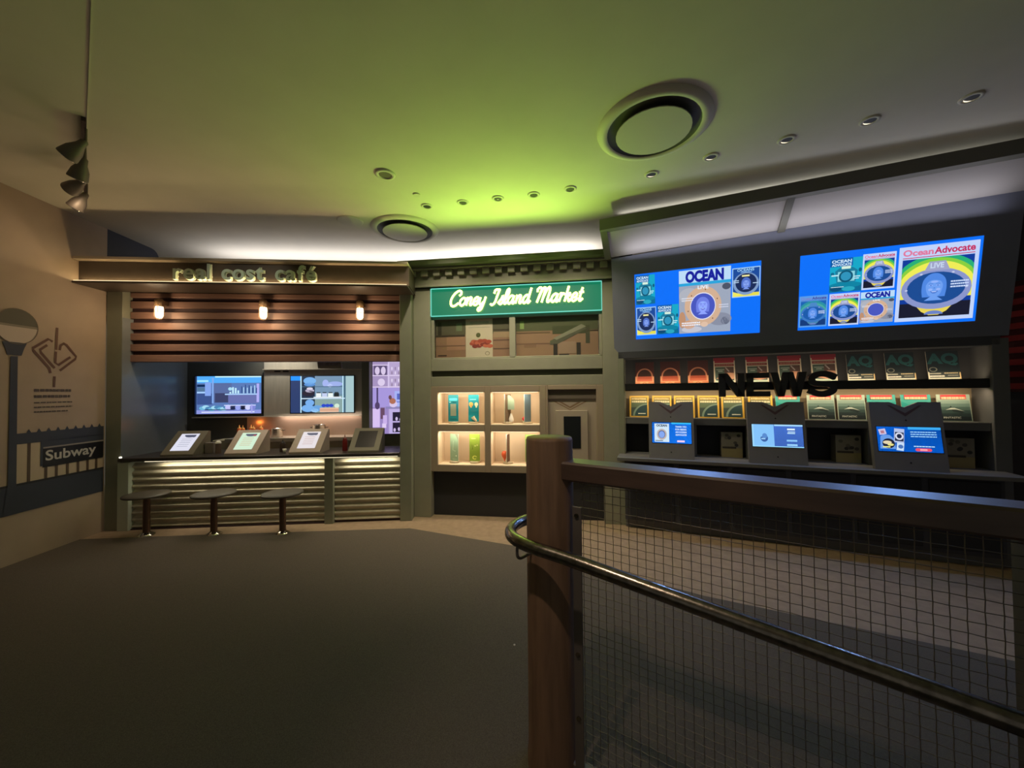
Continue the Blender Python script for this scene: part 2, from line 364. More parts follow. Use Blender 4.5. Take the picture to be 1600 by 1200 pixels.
def track_spot(x, y, dr, lab):
    t = thing('track_spotlight', lab, 'spotlight', at=(x, y, CEIL-0.03), group='track spotlights')
    MB().lathe([(0.008, -0.09), (0.008, 0.0)], M_can, n=10).build('stem', t)
    m = MB(); m.lathe([(0.058, -0.17), (0.06, -0.16), (0.05, -0.10), (0.028, -0.05), (0.022, -0.01), (0.012, 0.0)], M_can, n=20)
    o = m.build('shade', t); o.location = (0, 0, -0.085); o.rotation_euler = Vector(dr).to_track_quat('-Z', 'Y').to_euler()
    r = MB().lathe([(0.05, -0.174), (0.05, -0.171)], M_chrome, n=20).build('reflector', o)
track_spot(-3.02, 2.70, (-0.75, -0.1, -0.75), 'grey cone spotlight on the ceiling track, nearest the visitor of four')
track_spot(-3.25, 2.90, (-0.45, 0.1, -0.9), 'grey cone spotlight on the ceiling track, second from the visitor')
track_spot(-3.58, 3.20, (-0.95, 0.1, -0.45), 'grey cone spotlight on the ceiling track, third from the visitor, tipped sideways')
track_spot(-3.80, 3.41, (-0.5, -0.1, -0.8), 'grey cone spotlight on the ceiling track, farthest from the visitor')

# ------------------------------------------------------------------ left wall mural
t = thing('wall_mural', 'printed subway entrance mural with globe lamp and railing on the left wall', 'mural', LEFT, (0, 0, 0))
navy = ink('#3c4250', 0.6); cream = ink('#c9b79c', 0.6); brn = ink('#6a4c3e', 0.6); drk = ink('#2b2b30', 0.6)
Y = -0.0015
m = MB(); m.rect(-0.84, -0.03, 0.70, 1.12, Y, cream)
for u in (-0.745, -0.60, -0.505, -0.40, -0.295, -0.195, -0.10): m.rect(u-0.014, u+0.014, 0.70, 1.12, Y*2, ink('#5a4838', 0.6))
m.build('picket_print', t)
m = MB(); m.rect(-0.87, -0.02, 1.10, 1.20, Y*3, navy)
for k in range(9): m.flat([(-0.75+k*0.085-0.02, 1.199), (-0.75+k*0.085+0.02, 1.199), (-0.75+k*0.085, 1.235)], Y*3, navy)
m.rect(-0.65, -0.02, 0.86, 1.11, Y*3, navy); m.build('railing_print', t)
m = MB(); m.rect(-1.4, -0.02, 0.46, 0.735, Y*3, navy); m.rect(-1.4, -0.02, 0.715, 0.735, Y*4, drk); m.build('base_print', t)
m = MB(); m.rect(-0.63, -0.025, 0.845, 1.04, Y*4, ink('#17171b', 0.5)); m.rect(-0.63, -0.025, 1.03, 1.045, Y*5, ink('#9a938c', 0.6))
m.text('Subway', -0.61, -0.11, 0.875, 1.01, Y*6, ink('#c9c4ba', 0.6), bold=0.02); m.build('subway_sign_print', t, label='black sign reading Subway in white')
m = MB(); m.flat([(-0.945, 0.46), (-0.83, 0.46), (-0.845, 0.75), (-0.85, 1.92), (-0.905, 1.92), (-0.91, 0.75)], Y*5, navy)
m.flat([(-0.93, 1.93), (-0.82, 1.93), (-0.80, 2.0), (-0.78, 2.05), (-0.97, 2.05), (-0.95, 2.0)], Y*5, navy); m.build('lamp_post_print', t)
m = MB(); m.oval(-0.86, 2.20, 0.17, 0.165, Y*4, ink('#cdbcae', 0.6)); m.oval(-0.86, 2.20, 0.17, 0.165, Y*5, ink('#5c5a4c', 0.6), a0=0.05, a1=PI-0.05)
m.ring(-0.86, 2.20, 0.172, 0.167, 0.96, Y*6, ink('#6a5f52', 0.6)); m.rect(-1.03, -0.69, 2.195, 2.215, Y*6, ink('#8d8474', 0.6)); m.build('globe_print', t, label='round globe lamp, dark above and pale below')
def P(px, py): return (-0.556+(px-82)*0.00432+0.0, 1.6-(py-600)*0.00655)
m = MB()
def ls(pts, w=0.024): m.stroke([((-0.80+x*0.000872*1.0), (2.305-z*0.000872)) for x, z in pts], w, Y*2, brn)
ls([(325, 70), (318, 330)]); ls([(315, 350), (310, 480), (345, 505), (475, 400)]); ls([(355, 330), (365, 275), (400, 245), (430, 260), (540, 390), (530, 420), (360, 570)])
ls([(280, 240), (235, 215), (85, 335), (90, 360), (250, 550), (262, 605)]); ls([(225, 285), (155, 345), (165, 380), (305, 545)]); ls([(305, 640), (300, 765)])
m.build('leaf_logo_print', t)
m = MB()
for k, (z, h, x1) in enumerate([(1.605, 0.026, -0.37), (1.545, 0.026, -0.38), (1.485, 0.012, -0.36), (1.44, 0.012, -0.36), (1.395, 0.012, -0.40)]):
    m.scribble(-0.71, x1, z, h, Y*2, ink('#5a4f48', 0.6), k)
m.build('caption_print', t)

# ================================================================== CAFE
t = thing('cafe_stand', 'olive cafe stand front with two pillars and brown slatted panel', 'cafe stand', CAFE)
MB().bbox(-0.055, 0.116, 0, 0.28, 0, 2.77, M_olive).build('pillar', t)
MB().bbox(3.265, 3.405, -0.02, 0.9, 0, 2.77, M_olive).build('pillar', t)
MB().box(0.116, 3.265, 0.13, 0.17, 1.94, 2.77, M_dark).build('slat_backing', t)
for k in range(7):
    MB().bbox(0.118, 3.263, 0.095, 0.13, 1.94+k*0.128, 2.023+k*0.128 if k < 6 else 2.765, M_slat, 0.005).build('slat', t)
MB().box(0.05, 3.265, 0.17, 1.2, 2.45, 2.5, M_inner).build('inner_ceiling', t)
m = MB(); m.hexa([(0.1, 0.28, 0), (0.116, 0.0, 0), (0.2, 0.9, 0), (0.1, 0.9, 0), (0.1, 0.28, 2.45), (0.116, 0.0, 2.45), (0.2, 0.9, 2.45), (0.1, 0.9, 2.45)], M_gloss)
m.build('side_wall', t, label='glossy grey side wall reflecting the kitchen screen')
m = MB(); m.box(0.16, 3.265, 0.88, 0.95, 0, 2.5, M_inner); m.build('back_wall', t)
MB().box(1.22, 2.56, 0.862, 0.88, 1.235, 2.3, M_steel).build('steel_panel', t)
m = MB(); m.box(1.36, 1.44, 0.855, 0.862, 1.855, 1.875, M_black); m.box(1.475, 1.55, 0.855, 0.862, 1.855, 1.875, M_black); m.build('vent_slot', t)
MB().box(1.22, 2.56, 0.82, 0.865, 1.885, 1.895, M_steel).build('hood_lip', t)
MB().box(1.0, 2.60, 0.855, 0.88, 0.8, 1.225, mat('backsplash', '#c9b2a0', 0.4, 0.8)).build('backsplash', t)
MB().box(0.3, 2.60, 0.82, 0.88, 1.226, 1.24, M_steel).build('splash_rail', t)
MB().box(2.60, 2.70, 0.70, 0.88, 0, 2.45, M_olive).build('inner_column', t)
MB().box(2.70, 3.265, 0.86, 0.88, 0.4, 0.955, M_olive).build('inner_panel', t)

# canopy and its lettering
t = thing('cafe_canopy', 'bronze box canopy over the cafe with a glowing lower edge', 'canopy', CAFE)
m = MB(); m.box(-0.056, 3.433, -0.31, 0.30, 2.775, 3.0, M_fascia); m.build('fascia_box', t)
MB().bbox(-0.056, 3.433, -0.385, 0.30, 3.0, 3.03, M_trim).build('top_trim', t)
MB().bbox(-0.056, 3.433, -0.385, 0.0, 2.745, 2.768, M_fascia).build('bottom_ledge', t)
MB().box(-0.02, 3.40, -0.338, -0.326, 2.768, 2.776, glow('#ffdca0', 30)).build('light_strip', t)
MB().box(-0.04, 3.42, -0.382, -0.378, 2.768, 2.773, glow('#ffe6b4', 1.6)).build('light_strip', t)
t2 = thing('cafe_sign', 'raised lettering real cost café on the canopy fascia', 'sign', CAFE)
M_let = mat('letter_face', '#cfdfc8', 0.4, 0.0); M_letr = mat('letter_return', '#eef0dc', 0.4, 0.0)
s = 'real cost café'
adv = []
x = 0
for i, ch in enumerate(s):
    if ch == ' ': adv.append(None); x += 0.42; continue
    vs, fs = text_geo(ch, 0.018, 0.07, 0.0); a0 = min(v[0] for v in vs); a1 = max(v[0] for v in vs)
    adv.append((x, a0)); x += (a1-a0)+0.075
K = (2.421-0.926)/(x-0.075)
for i, ch in enumerate(s):
    if adv[i] is None: continue
    vs, fs = text_geo(ch, 0.018, 0.07, 0.0); x0, a0 = adv[i]
    m = MB(); m.add([(0.926+(x0+v[0]-a0)*K, -0.345-v[2]*0.2, 2.808+v[1]*K*1.0) for v in vs], fs, M_let)
    vs2, fs2 = text_geo(ch, 0.036, 0.02, 0.0)
    m.add([(0.926+(x0+v[0]-a0)*K, -0.328-v[2]*0.2, 2.806+v[1]*K*1.0) for v in vs2], fs2, M_letr)
    m.box(0.926+x0*K+0.02, 0.926+x0*K+0.03, -0.33, -0.31, 2.84, 2.85, M_let)
    m.build('letter', t2)

# caged lamps
M_cage = mat('lamp_bracket', '#8f7558', 0.4, 0.4)
def cage_lamp(u, lab):
    t = thing('bulkhead_lamp', lab, 'lamp', CAFE, (u, 0.095, 2.60), group='bulkhead lamps on the slatted panel')
    m = MB(); m.lathe([(0.03, -0.02), (0.045, 0.0), (0.045, 0.05), (0.03, 0.07)], M_cage, 0, -0.09, 20); m.box(-0.03, 0.03, -0.09, 0.0, 0.005, 0.055, M_cage)
    m.build('bracket', t)
    m = MB(); m.lathe([(0.005, -0.16), (0.025, -0.152), (0.037, -0.13), (0.04, -0.05), (0.036, -0.02)], glow('#ffe9c0', 3.0), 0, -0.09, 20); m.build('glass_bulb', t)
    m = MB()
    for k in range(4):
        an = k*PI/2+0.4; c, s_ = math.cos(an), math.sin(an)
        m.tube([(0.046*c, -0.09+0.046*s_, 0.0), (0.048*c, -0.09+0.048*s_, -0.13), (0.02*c, -0.09+0.02*s_, -0.168), (0, -0.09, -0.172)], 0.0022, M_cage, 6)
    m.tube([(0.047*math.cos(q*PI/8), -0.09+0.047*math.sin(q*PI/8), -0.08) for q in range(16)], 0.0022, M_cage, 6, closed=True)
    m.build('wire_guard', t)
    point('lamp_glow', CAFE.p(u, -0.10, 2.46), 4, (1, 0.70, 0.40), 0.04)
cage_lamp(0.51, 'caged bulkhead lamp glowing at the left end of the slatted panel')
cage_lamp(1.67, 'caged bulkhead lamp glowing in the middle of the slatted panel')
cage_lamp(2.79, 'caged bulkhead lamp glowing at the right end of the slatted panel')

# counter
t = thing('cafe_counter', 'cafe counter with dark top and corrugated metal front', 'counter', CAFE)
MB().bbox(0.118, 3.263, -0.05, 0.55, 0.79, 0.83, M_top, 0.006).build('countertop', t)
MB().bbox(0.105, 0.225, -0.03, 0.5, 0, 0.78, mat('pale_green_panel', '#bcc4b2', 0.5)).build('end_panel', t)
MB().bbox(2.385, 2.487, -0.03, 0.5, 0, 0.79, M_olive).build('divider_post', t)
def corr(u0, u1, z0, z1, pitch):
    m = MB(); N = int((z1-z0)/pitch*12); vs = []; fs = []
    for i in range(N+1):
        z = z1-(z1-z0)*i/N; y = 0.03+0.017*math.cos(2*PI*(z1-z)/pitch)
        vs += [(u0, y, z), (u1, y, z)]
        if i: j = 2*i; fs.append((j-2, j, j+1, j-1))
    m.add(vs, fs, M_galv, True); m.box(u0, u1, 0.05, 0.06, z0, z1, M_dark); return m
corr(0.225, 2.385, 0.014, 0.76, 0.0762).build('corrugated_panel', t)
corr(2.487, 3.263, 0.03, 0.76, 0.0762).build('corrugated_panel', t)
MB().box(0.225, 2.385, 0.0, 0.3, 0, 0.012, M_dark).build('kick_board', t); MB().box(2.487, 3.263, 0.03, 0.3, 0, 0.028, M_dark).build('kick_board', t)
MB().box(0.4, 3.24, -0.035, -0.027, 0.783, 0.789, glow('#fff0c8', 1.5)).build('light_strip', t)
area_l('counter_strip_a', CAFE.p(1.45, -0.03, 0.782), Vector((0, 0, -1))+CAFE.n*0.25, 1.8, 0.015, 3.6, (1, 0.9, 0.66), CAFE.d)
area_l('counter_strip_b', CAFE.p(2.9, -0.02, 0.782), Vector((0, 0, -1))+CAFE.n*0.25, 0.6, 0.015, 1.1, (1, 0.9, 0.66), CAFE.d)
MB().lathe([(0.012, 0.0), (0.014, 0.012), (0.004, 0.016)], glow('#fff8e0', 2), n=12).build('counter_glow_disc', frame=CAFE, at=(0.13, -0.02, 0.83), label='tiny bright glowing disc on the left end of the cafe counter', cat='light')  # small glowing disc at the left end of the counter

# stools
def stool(x, y, lab):
    t = thing('bar_stool', lab, 'stool', at=(x, y, 0.006 if y < 4.3 else 0.0), group='round fixed stools at the counter')
    MB().lathe([(0.075, 0), (0.074, 0.006), (0.05, 0.022), (0.036, 0.032)], M_chrome, n=28).build('base_flange', t)
    MB().lathe([(0.033, 0.03), (0.033, 0.41)], M_pole, n=24).build('pole', t)
    MB().lathe([(0.06, 0.405), (0.17, 0.428), (0.205, 0.432), (0.21, 0.442), (0.203, 0.452), (0.15, 0.456), (0.0, 0.456)], M_seat, n=40).build('seat', t)
for (x, y), lab in zip([(-4.05, 4.27), (-3.318, 4.285), (-2.565, 4.30)], ['left', 'middle', 'right']):
    stool(x, y, 'low round stool on a chrome-footed pole, the %s one of three at the corrugated counter' % lab)

# menu stands
def menu(u, lab, kind, y=0.03, body=M_kiosk):
    t = thing('menu_stand', lab, 'display stand', CAFE, (u, y, 0.83), group='sloping menu stands on the counter')
    m = MB(); w = 0.36; d = 0.27; h = 0.27
    m.add([(0, 0, 0), (w, 0, 0), (w, 0, 0.02), (0, 0, 0.02), (0, d, h), (w, d, h), (w, d+0.03, h-0.01), (0, d+0.03, h-0.01), (0, d+0.03, 0), (w, d+0.03, 0)],
          [(0, 1, 2, 3), (3, 2, 5, 4), (4, 5, 6, 7), (7, 6, 9, 8), (0, 3, 4, 7, 8), (1, 9, 6, 5, 2), (8, 9, 1, 0)], body); m.build('body', t)
    L = math.hypot(d, h-0.02); a = math.atan2(h-0.02, d)
    m = MB(); x0, x1, z0, z1 = 0.075, 0.285, 0.055, L-0.05
    bg = {'white': '#e4e4f4', 'green': '#d3f0d4', 'pink': '#e6dfe4'}.get(kind)
    if bg:
        st = 0.95; m.rect(x0, x1, z0, z1, 0, glow(bg, st))
        m.oval((x0+x1)/2+0.01, z1-0.04, 0.055, 0.02, -0.001, glow('#5a5f78', 0.9)); m.rect(x0+0.05, x1-0.03, z1-0.04, z1-0.02, -0.0015, glow('#4a5068', 0.9)); m.oval(x1-0.05, z1-0.045, 0.02, 0.014, -0.0018, glow('#a0505a' if kind == 'green' else '#4f5670', 0.9))
        c = glow({'white': '#9aa0b8', 'green': '#d9a070', 'pink': '#c89890'}[kind], 0.9)
        for k in range(5): m.scribble(x0+0.045, x1-0.045, z1-0.085-k*0.028, 0.006, -0.001, c, k)
    else: m.rect(x0-0.01, x1+0.01, z0, z1, 0, mat('dead_screen', '#24241f', 0.35))
    o = m.build('screen', t); o.location = (0, -0.0015, 0.0215); o.rotation_euler = (a-PI/2, 0, 0)
menu(0.512, 'sloping menu stand with a cool white screen, leftmost on the cafe counter', 'white', body=mat('kiosk_olive', '#75705f', 0.5))
menu(1.221, 'sloping menu stand with a pale green screen, second from the left on the counter', 'green')
menu(1.949, 'sloping menu stand with a pale pink screen, third from the left on the counter', 'pink')
menu(2.640, 'sloping menu stand with a dark switched-off screen, rightmost on the counter', 'off', body=mat('kiosk_olive2', '#7d7a68', 0.5))

# kitchen screens
def screen_box(name, lab, frame, at, w, h, tilt=0.0, depth=0.03):
    t = thing(name, lab, 'screen', frame, at, tilt)
    MB().box(-0.012, w+0.012, 0.0, depth, -0.012, h+0.012, M_black).build('housing', t); return t
W, H = 0.87, 0.52
t = screen_box('kitchen_screen', 'lit blue screen showing a kitchen with pots, left on the cafe back wall', CAFE, (0.32, 0.85, 1.28), W, H)
m = MB(); y = -0.001; g = glow
def R(x0, x1, z0, z1, c, lay=1, st=1.0): m.rect(x0*W, x1*W, z0*H, z1*H, y-0.0006*lay, g(c, st))
R(0, 1, 0, 1, '#5b7bb8', 0); R(0.03, 1, 0.82, 1, '#4ea4ee', 1, 1.15); R(0.3, 1, 0.97, 1, '#c8f0ff', 2, 1.2); R(0.03, 0.2, 0.85, 0.9, '#a5e8ff', 2); R(0.03, 0.2, 0.72, 0.78, '#0b2a55', 2); R(0.03, 0.18, 0.55, 0.59, '#a9d2ff', 2)
R(0.03, 0.17, 0.60, 0.70, '#54779a', 2); R(0.03, 0.26, 0.25, 0.54, '#3d5590', 2); R(0.15, 0.24, 0.48, 0.84, '#86a8f0', 3); R(0.255, 0.28, 0.28, 0.96, '#86aef0', 3); R(0.28, 0.55, 0.3, 0.82, '#5a6ea2', 2); R(0.3, 0.5, 0.3, 0.55, '#3c4268', 3)
R(0.5, 0.95, 0.27, 0.5, '#6a72b0', 3); R(0.45, 0.95, 0.5, 0.535, '#a8cdf8', 4); R(0.93, 0.97, 0.3, 0.8, '#b3b0f5', 4); R(0, 0.025, 0, 1, '#1c2c50', 4); R(0, 1, 0, 0.1, '#8e98e0', 3); R(0.1, 0.9, 0.03, 0.06, '#d9e0ff', 4)
for i in range(9): R(0.70+i*0.028, 0.712+i*0.028, 0.54, 0.68+0.14*random.random(), '#bde4ff' if i % 2 else '#1f3d74', 5)
for i in range(4): R(0.52+i*0.04, 0.545+i*0.04, 0.54, 0.58+0.14*abs(math.sin(i*2)), '#c7f0ff', 5)
m.oval(0.53*W, 0.66*H, 0.03*W, 0.045*H, y-0.004, g('#a9def5'))
for i in range(9): m.oval((0.12+0.045*i)*W, (0.15+0.03*math.sin(i*1.7))*H, 0.055*W, 0.05*H, y-0.0032-0.0001*i, g(['#6fb7dc', '#a4dcf4', '#4d86b8'][i % 3]))
for i, c in enumerate(['#c4c4ff', '#222a50', '#9aa6f0', '#161c3a', '#d4d6ff', '#8088d8']): m.oval((0.5+0.075*i)*W, 0.17*H, 0.045*W, 0.07*H, y-0.0045, g(c))
R(0.44, 0.92, 0.21, 0.235, '#cfd8ff', 9); R(0.85, 0.87, 0.0, 0.25, '#a8a8ee', 9); R(0.15, 0.6, 0.1, 0.12, '#10204a', 8)
m.build('picture', t)
W, H = 0.86, 0.515
t = screen_box('larder_screen', 'lit screen showing wire shelves of crockery, right on the cafe back wall', CAFE, (1.585, 0.85, 1.28), W, H)
m = MB()
R(0, 1, 0, 1, '#6f8fa4', 0); R(0, 0.15, 0, 0.88, '#2c3f6e', 1); R(0, 0.15, 0.88, 1, '#1a8af0', 1, 1.2); R(0.17, 0.38, 0, 1, '#1f3148', 1)
R(0.38, 0.82, 0.5, 1, '#7897b4', 1); R(0.38, 0.82, 0, 0.45, '#8aa6a4', 1); R(0.87, 1, 0, 1, '#a9c8cc', 1); R(0.83, 0.87, 0, 1, '#4c6c80', 1)
for x_ in (0.155, 0.82): R(x_, x_+0.015, 0, 1, '#c9efff', 5, 1.1)
R(0.17, 0.86, 0.70, 0.72, '#4a6884', 4); R(0.17, 0.86, 0.37, 0.40, '#c9e0f2', 4); R(0.36, 0.8, 0.405, 0.43, '#f0f6ff', 4)
for cx, cz, rx, rz, c in [(0.3, 0.87, 0.1, 0.1, '#79b4ee'), (0.3, 0.77, 0.09, 0.05, '#5c93d8'), (0.28, 0.53, 0.1, 0.08, '#2a2434'), (0.3, 0.6, 0.07, 0.05, '#c0b8d0'), (0.3, 0.66, 0.05, 0.03, '#e0d8e8'), (0.3, 0.27, 0.07, 0.09, '#7ab0ee'), (0.27, 0.12, 0.1, 0.1, '#79b2f0'), (0.42, 0.12, 0.09, 0.08, '#6aa4e0'), (0.38, 0.06, 0.06, 0.05, '#96c8f4'), (0.55, 0.8, 0.05, 0.1, '#a6b6f0'), (0.7, 0.78, 0.12, 0.07, '#a0b2ec'), (0.62, 0.74, 0.04, 0.05, '#c8d6ff')]:
    m.oval(cx*W, cz*H, rx*W, rz*H, y-0.0022, g(c))
for i in range(3): m.oval((0.52+0.06*i)*W, 0.19*H, 0.035*W, 0.045*H, y-0.0024, g('#2c48c8'))
m.oval(0.73*W, 0.18*H, 0.04*W, 0.06*H, y-0.0024, g('#d6ecd8')); R(0.46, 0.76, 0.01, 0.13, '#e6b89a', 6); R(0.46, 0.76, 0.06, 0.075, '#c0886a', 7)
for i, c in enumerate(['#eef4f4', '#c6d2f2', '#eef8f4', '#22282c']): R(0.4+0.095*i, 0.48+0.095*i, 0.43, 0.53, c, 6); R(0.41+0.095*i, 0.47+0.095*i, 0.53, 0.56, '#35424a', 6)
m.build('picture', t)
# the dresser picture
W, H = 0.56, 1.06
t = screen_box('dresser_screen', 'tall lavender lit picture of a white dresser with glassware, right of the cafe interior', CAFE, (2.705, 0.85, 0.965), W, H)
m = MB()
R(0, 1, 0, 1, '#b5a2d2', 0); R(0, 0.38, 0.62, 1, '#a794c0', 1); R(0.42, 1, 0.62, 1, '#b9a7cf', 1); R(0.0, 1, 0.36, 0.62, '#a898dc', 1); R(0.0, 0.4, 0, 0.36, '#9c88c4', 1)
for z_ in (0.92, 0.78, 0.625): R(0, 0.40, z_, z_+0.012, '#e4d4f2', 4); R(0.42, 1, z_+(0.045 if z_ > 0.9 else 0), z_+0.012+(0.045 if z_ > 0.9 else 0), '#e4d4f2', 4)
R(0.38, 0.42, 0.62, 1, '#d4c4ea', 3)
R(0.03, 0.36, 0.79, 0.92, '#5c4e74', 2)
for cx in (0.12, 0.27): m.oval(cx*W, 0.85*H, 0.06*W, 0.055*H, y-0.003, g('#d9c9e8'))
m.oval(0.22*W, 0.695*H, 0.09*W, 0.05*H, y-0.003, g('#dccdec')); R(0.1, 0.14, 0.35, 0.62, '#4a3e66', 4); m.oval(0.12*W, 0.38*H, 0.06*W, 0.05*H, y-0.0035, g('#54446c'))
for r_, (z0_, n_) in enumerate([(0.80, 5), (0.86, 5), (0.64, 6), (0.70, 6)]):
    for i in range(n_): R(0.47+i*0.085, 0.50+i*0.085, z0_, z0_+0.04, '#e6d9f2' if (i+r_) % 2 else '#93809f', 5)
m.oval(0.92*W, 0.855*H, 0.07*W, 0.06*H, y-0.004, g('#a08048')); m.oval(0.93*W, 0.865*H, 0.03*W, 0.025*H, y-0.0045, g('#ffe9a8', 1.2))
R(0.55, 0.83, 0.365, 0.575, '#a8b4f4', 4); R(0.61, 0.77, 0.46, 0.54, '#5a68c0', 5); R(0.6, 0.79, 0.42, 0.435, '#6f7cd0', 5)
m.oval(0.52*W, 0.40*H, 0.10*W, 0.045*H, y-0.004, g('#d8c8ec')); m.oval(0.5*W, 0.44*H, 0.08*W, 0.04*H, y-0.0045, g('#b0705a')); m.oval(0.44*W, 0.49*H, 0.04*W, 0.03*H, y-0.0047, g('#6c4a52'))
m.oval(0.93*W, 0.43*H, 0.07*W, 0.05*H, y-0.004, g('#3b3454')); R(0.33, 1, 0.335, 0.365, '#8d84b8', 4)
R(0.0, 0.18, 0.09, 0.34, '#d9c2f2', 3); R(0.2, 0.3, 0.2, 0.35, '#6a4c66', 3); R(0.26, 0.36, 0.13, 0.25, '#cbb2ea', 4); R(0.24, 0.34, 0.08, 0.14, '#e0cdf4', 4)
R(0.42, 1, 0, 0.33, '#bfb0e4', 3); R(0.5, 0.73, 0.17, 0.29, '#241f34', 4); R(0.76, 0.98, 0.17, 0.29, '#241f34', 4); R(0.5, 0.73, 0.02, 0.15, '#241f34', 4); R(0.76, 0.98, 0.02, 0.15, '#241f34', 4)
for cx, cz in [(0.6, 0.2), (0.7, 0.19), (0.87, 0.23), (0.55, 0.05), (0.66, 0.06), (0.84, 0.05)]: m.oval(cx*W, cz*H, 0.03*W, 0.025*H, y-0.004, g('#cdbde6'))
m.build('picture', t)

# hanging menu box, shelf, pots, bottles
t = thing('ceiling_monitor', 'tilted flat grey monitor hanging under the slatted panel, upper right of cafe interior', 'monitor', CAFE, (2.12, 0.42, 1.94), math.radians(16))
MB().bbox(0, 0.30, 0, 0.045, -0.07, 0.2, mat('monitor_grey', '#948b7c', 0.4)).build('housing', t)
MB().rect(0.012, 0.288, -0.03, 0.19, -0.001, mat('monitor_face', '#857a80', 0.2, noise=0.3, nscale=18)).build('screen', t)
MB().box(0.13, 0.16, 0.045, 0.07, 0.0, 0.56, M_black).build('hanger', t)
t = thing('kitchen_shelf', 'long steel shelf along the cafe backsplash holding pots', 'shelf', CAFE)
MB().bbox(0.9, 2.6, 0.56, 0.855, 0.945, 0.962, M_steel).build('shelf_board', t); MB().box(0.9, 2.6, 0.545, 0.56, 0.915, 0.962, M_steel).build('shelf_lip', t)
t = thing('back_cabinet', 'pale low cabinet below the steel shelf at the cafe back', 'cabinet', CAFE)
MB().bbox(0.7, 2.6, 0.62, 0.85, 0.0, 0.94, mat('pale_cabinet', '#b3a98c', 0.5)).build('body', t)
for u in (1.1, 1.5, 1.9, 2.3): MB().bbox(u-0.19, u+0.19, 0.61, 0.62, 0.6, 0.905, mat('pale_cabinet', '')).build('door', t)
M_pot = mat('pot_steel', '#cfc2b4', 0.2, 1.0)
def pot(u, y_, r, h, lab, z0=0.962, utensils=0):
    t = thing('cooking_pot', lab, 'pot', CAFE, (u, y_, z0))
    MB().surf([(0, 0.002), (r*0.97, 0.002), (r, 0.01), (r, h-0.004), (r*1.06, h), (r*0.94, h), (r*0.92, 0.01)], M_pot, n=28).build('body', t)
    m = MB()
    for s_ in (-1, 1): m.tube([(s_*r, -0.02, h*0.75), (s_*(r+0.025), -0.02, h*0.77), (s_*(r+0.025), 0.02, h*0.77), (s_*r, 0.02, h*0.75)], 0.004, M_black, 6)
    m.build('handle', t)
pot(1.485, 0.68, 0.075, 0.12, 'small steel pot on the shelf, between the second and third menu stands')
pot(2.03, 0.70, 0.085, 0.16, 'tall steel stock pot on the shelf, behind the third menu stand')
M_org = mat('sauce_orange', '#e06a28', 0.35); M_ketch = mat('ketchup_red', '#6e1814', 0.35)
def bottle(u, y_, z0, r, h, mm, cap, lab, group=None):
    t = thing('squeeze_bottle', lab, 'bottle', CAFE, (u, y_, z0), group=group)
    MB().lathe([(r, 0), (r, h*0.62), (r*0.75, h*0.72)], mm, n=16).build('body', t)
    MB().lathe([(r*0.8, h*0.72), (r*0.75, h*0.77), (r*0.25, h*0.82), (r*0.12, h)], cap, n=12).build('nozzle', t)
for i, (u, y_) in enumerate([(0.98, 0.72), (1.06, 0.66), (1.12, 0.74), (1.19, 0.67), (1.26, 0.72)]):
    bottle(u, y_, 0.962, 0.028, 0.17, M_org, mat('nozzle_yellow', '#e8b060', 0.4), 'orange squeeze bottle on the shelf above the green-lit menu stand, %s from the left' % ORD[i], 'orange squeeze bottles on the shelf')
bottle(2.545, 0.20, 0.83, 0.03, 0.2, M_ketch, M_ketch, 'dark red sauce bottle on the counter left of the switched-off menu stand')
bottle(1.79, 0.22, 0.83, 0.034, 0.15, mat('mill_brown', '#3a2a20', 0.4), M_black, 'dark brown sauce bottle on the counter left of the pink-lit menu stand')
bottle(1.20, 0.20, 0.83, 0.036, 0.14, mat('sauce_maroon', '#6a1c28', 0.35), M_ketch, 'maroon sauce bottle on the counter left of the green-lit menu stand')
t = thing('sugar_shaker', 'glass shaker with white lid on the counter behind the first menu stand', 'shaker', CAFE, (1.045, 0.20, 0.83))
MB().lathe([(0.03, 0), (0.028, 0.12)], mat('shaker_glass', '#6e5c50', 0.2), n=16).build('body', t); MB().lathe([(0.032, 0.12), (0.032, 0.14), (0.012, 0.155)], M_acry, n=16).build('lid', t)
MB().bbox(-0.05, 0.05, -0.03, 0.03, 0, 0.13, mat('napkin_box', '#7c7468', 0.5)).build('napkin_box', frame=CAFE, at=(0.93, 0.24, 0.83), label='small grey napkin box on the counter right of the first menu stand', cat='box')
t = thing('coffee_cup', 'black cup at the far left of the cafe counter', 'cup', CAFE, (0.50, 0.22, 0.83))
MB().surf([(0, 0.001), (0.028, 0.001), (0.036, 0.08), (0.033, 0.08), (0.026, 0.008)], M_black, n=20).build('body', t)
t = thing('drinking_glass', 'short clear glass on the counter beside the dark brown bottle', 'glass', CAFE, (1.86, 0.12, 0.83))
MB().surf([(0, 0.001), (0.014, 0.001), (0.024, 0.05), (0.022, 0.05), (0.012, 0.006)], M_acry, n=16).build('body', t)
# cafe interior lights
spot('hood_spot', CAFE.p(1.5, 0.55, 2.42), CAFE.p(1.5, 0.9, 1.7), 40, (1, 0.92, 0.75), 110, 0.8)
area_l('backsplash_light', CAFE.p(1.95, 0.70, 1.235), (0, 0.35, -1), 1.1, 0.04, 2.4, (1, 0.76, 0.6), CAFE.d)
point('bottle_glow', CAFE.p(1.12, 0.76, 1.15), 0.3, (1, 0.28, 0.05), 0.0)  # orange light added behind the bottles to make them glow

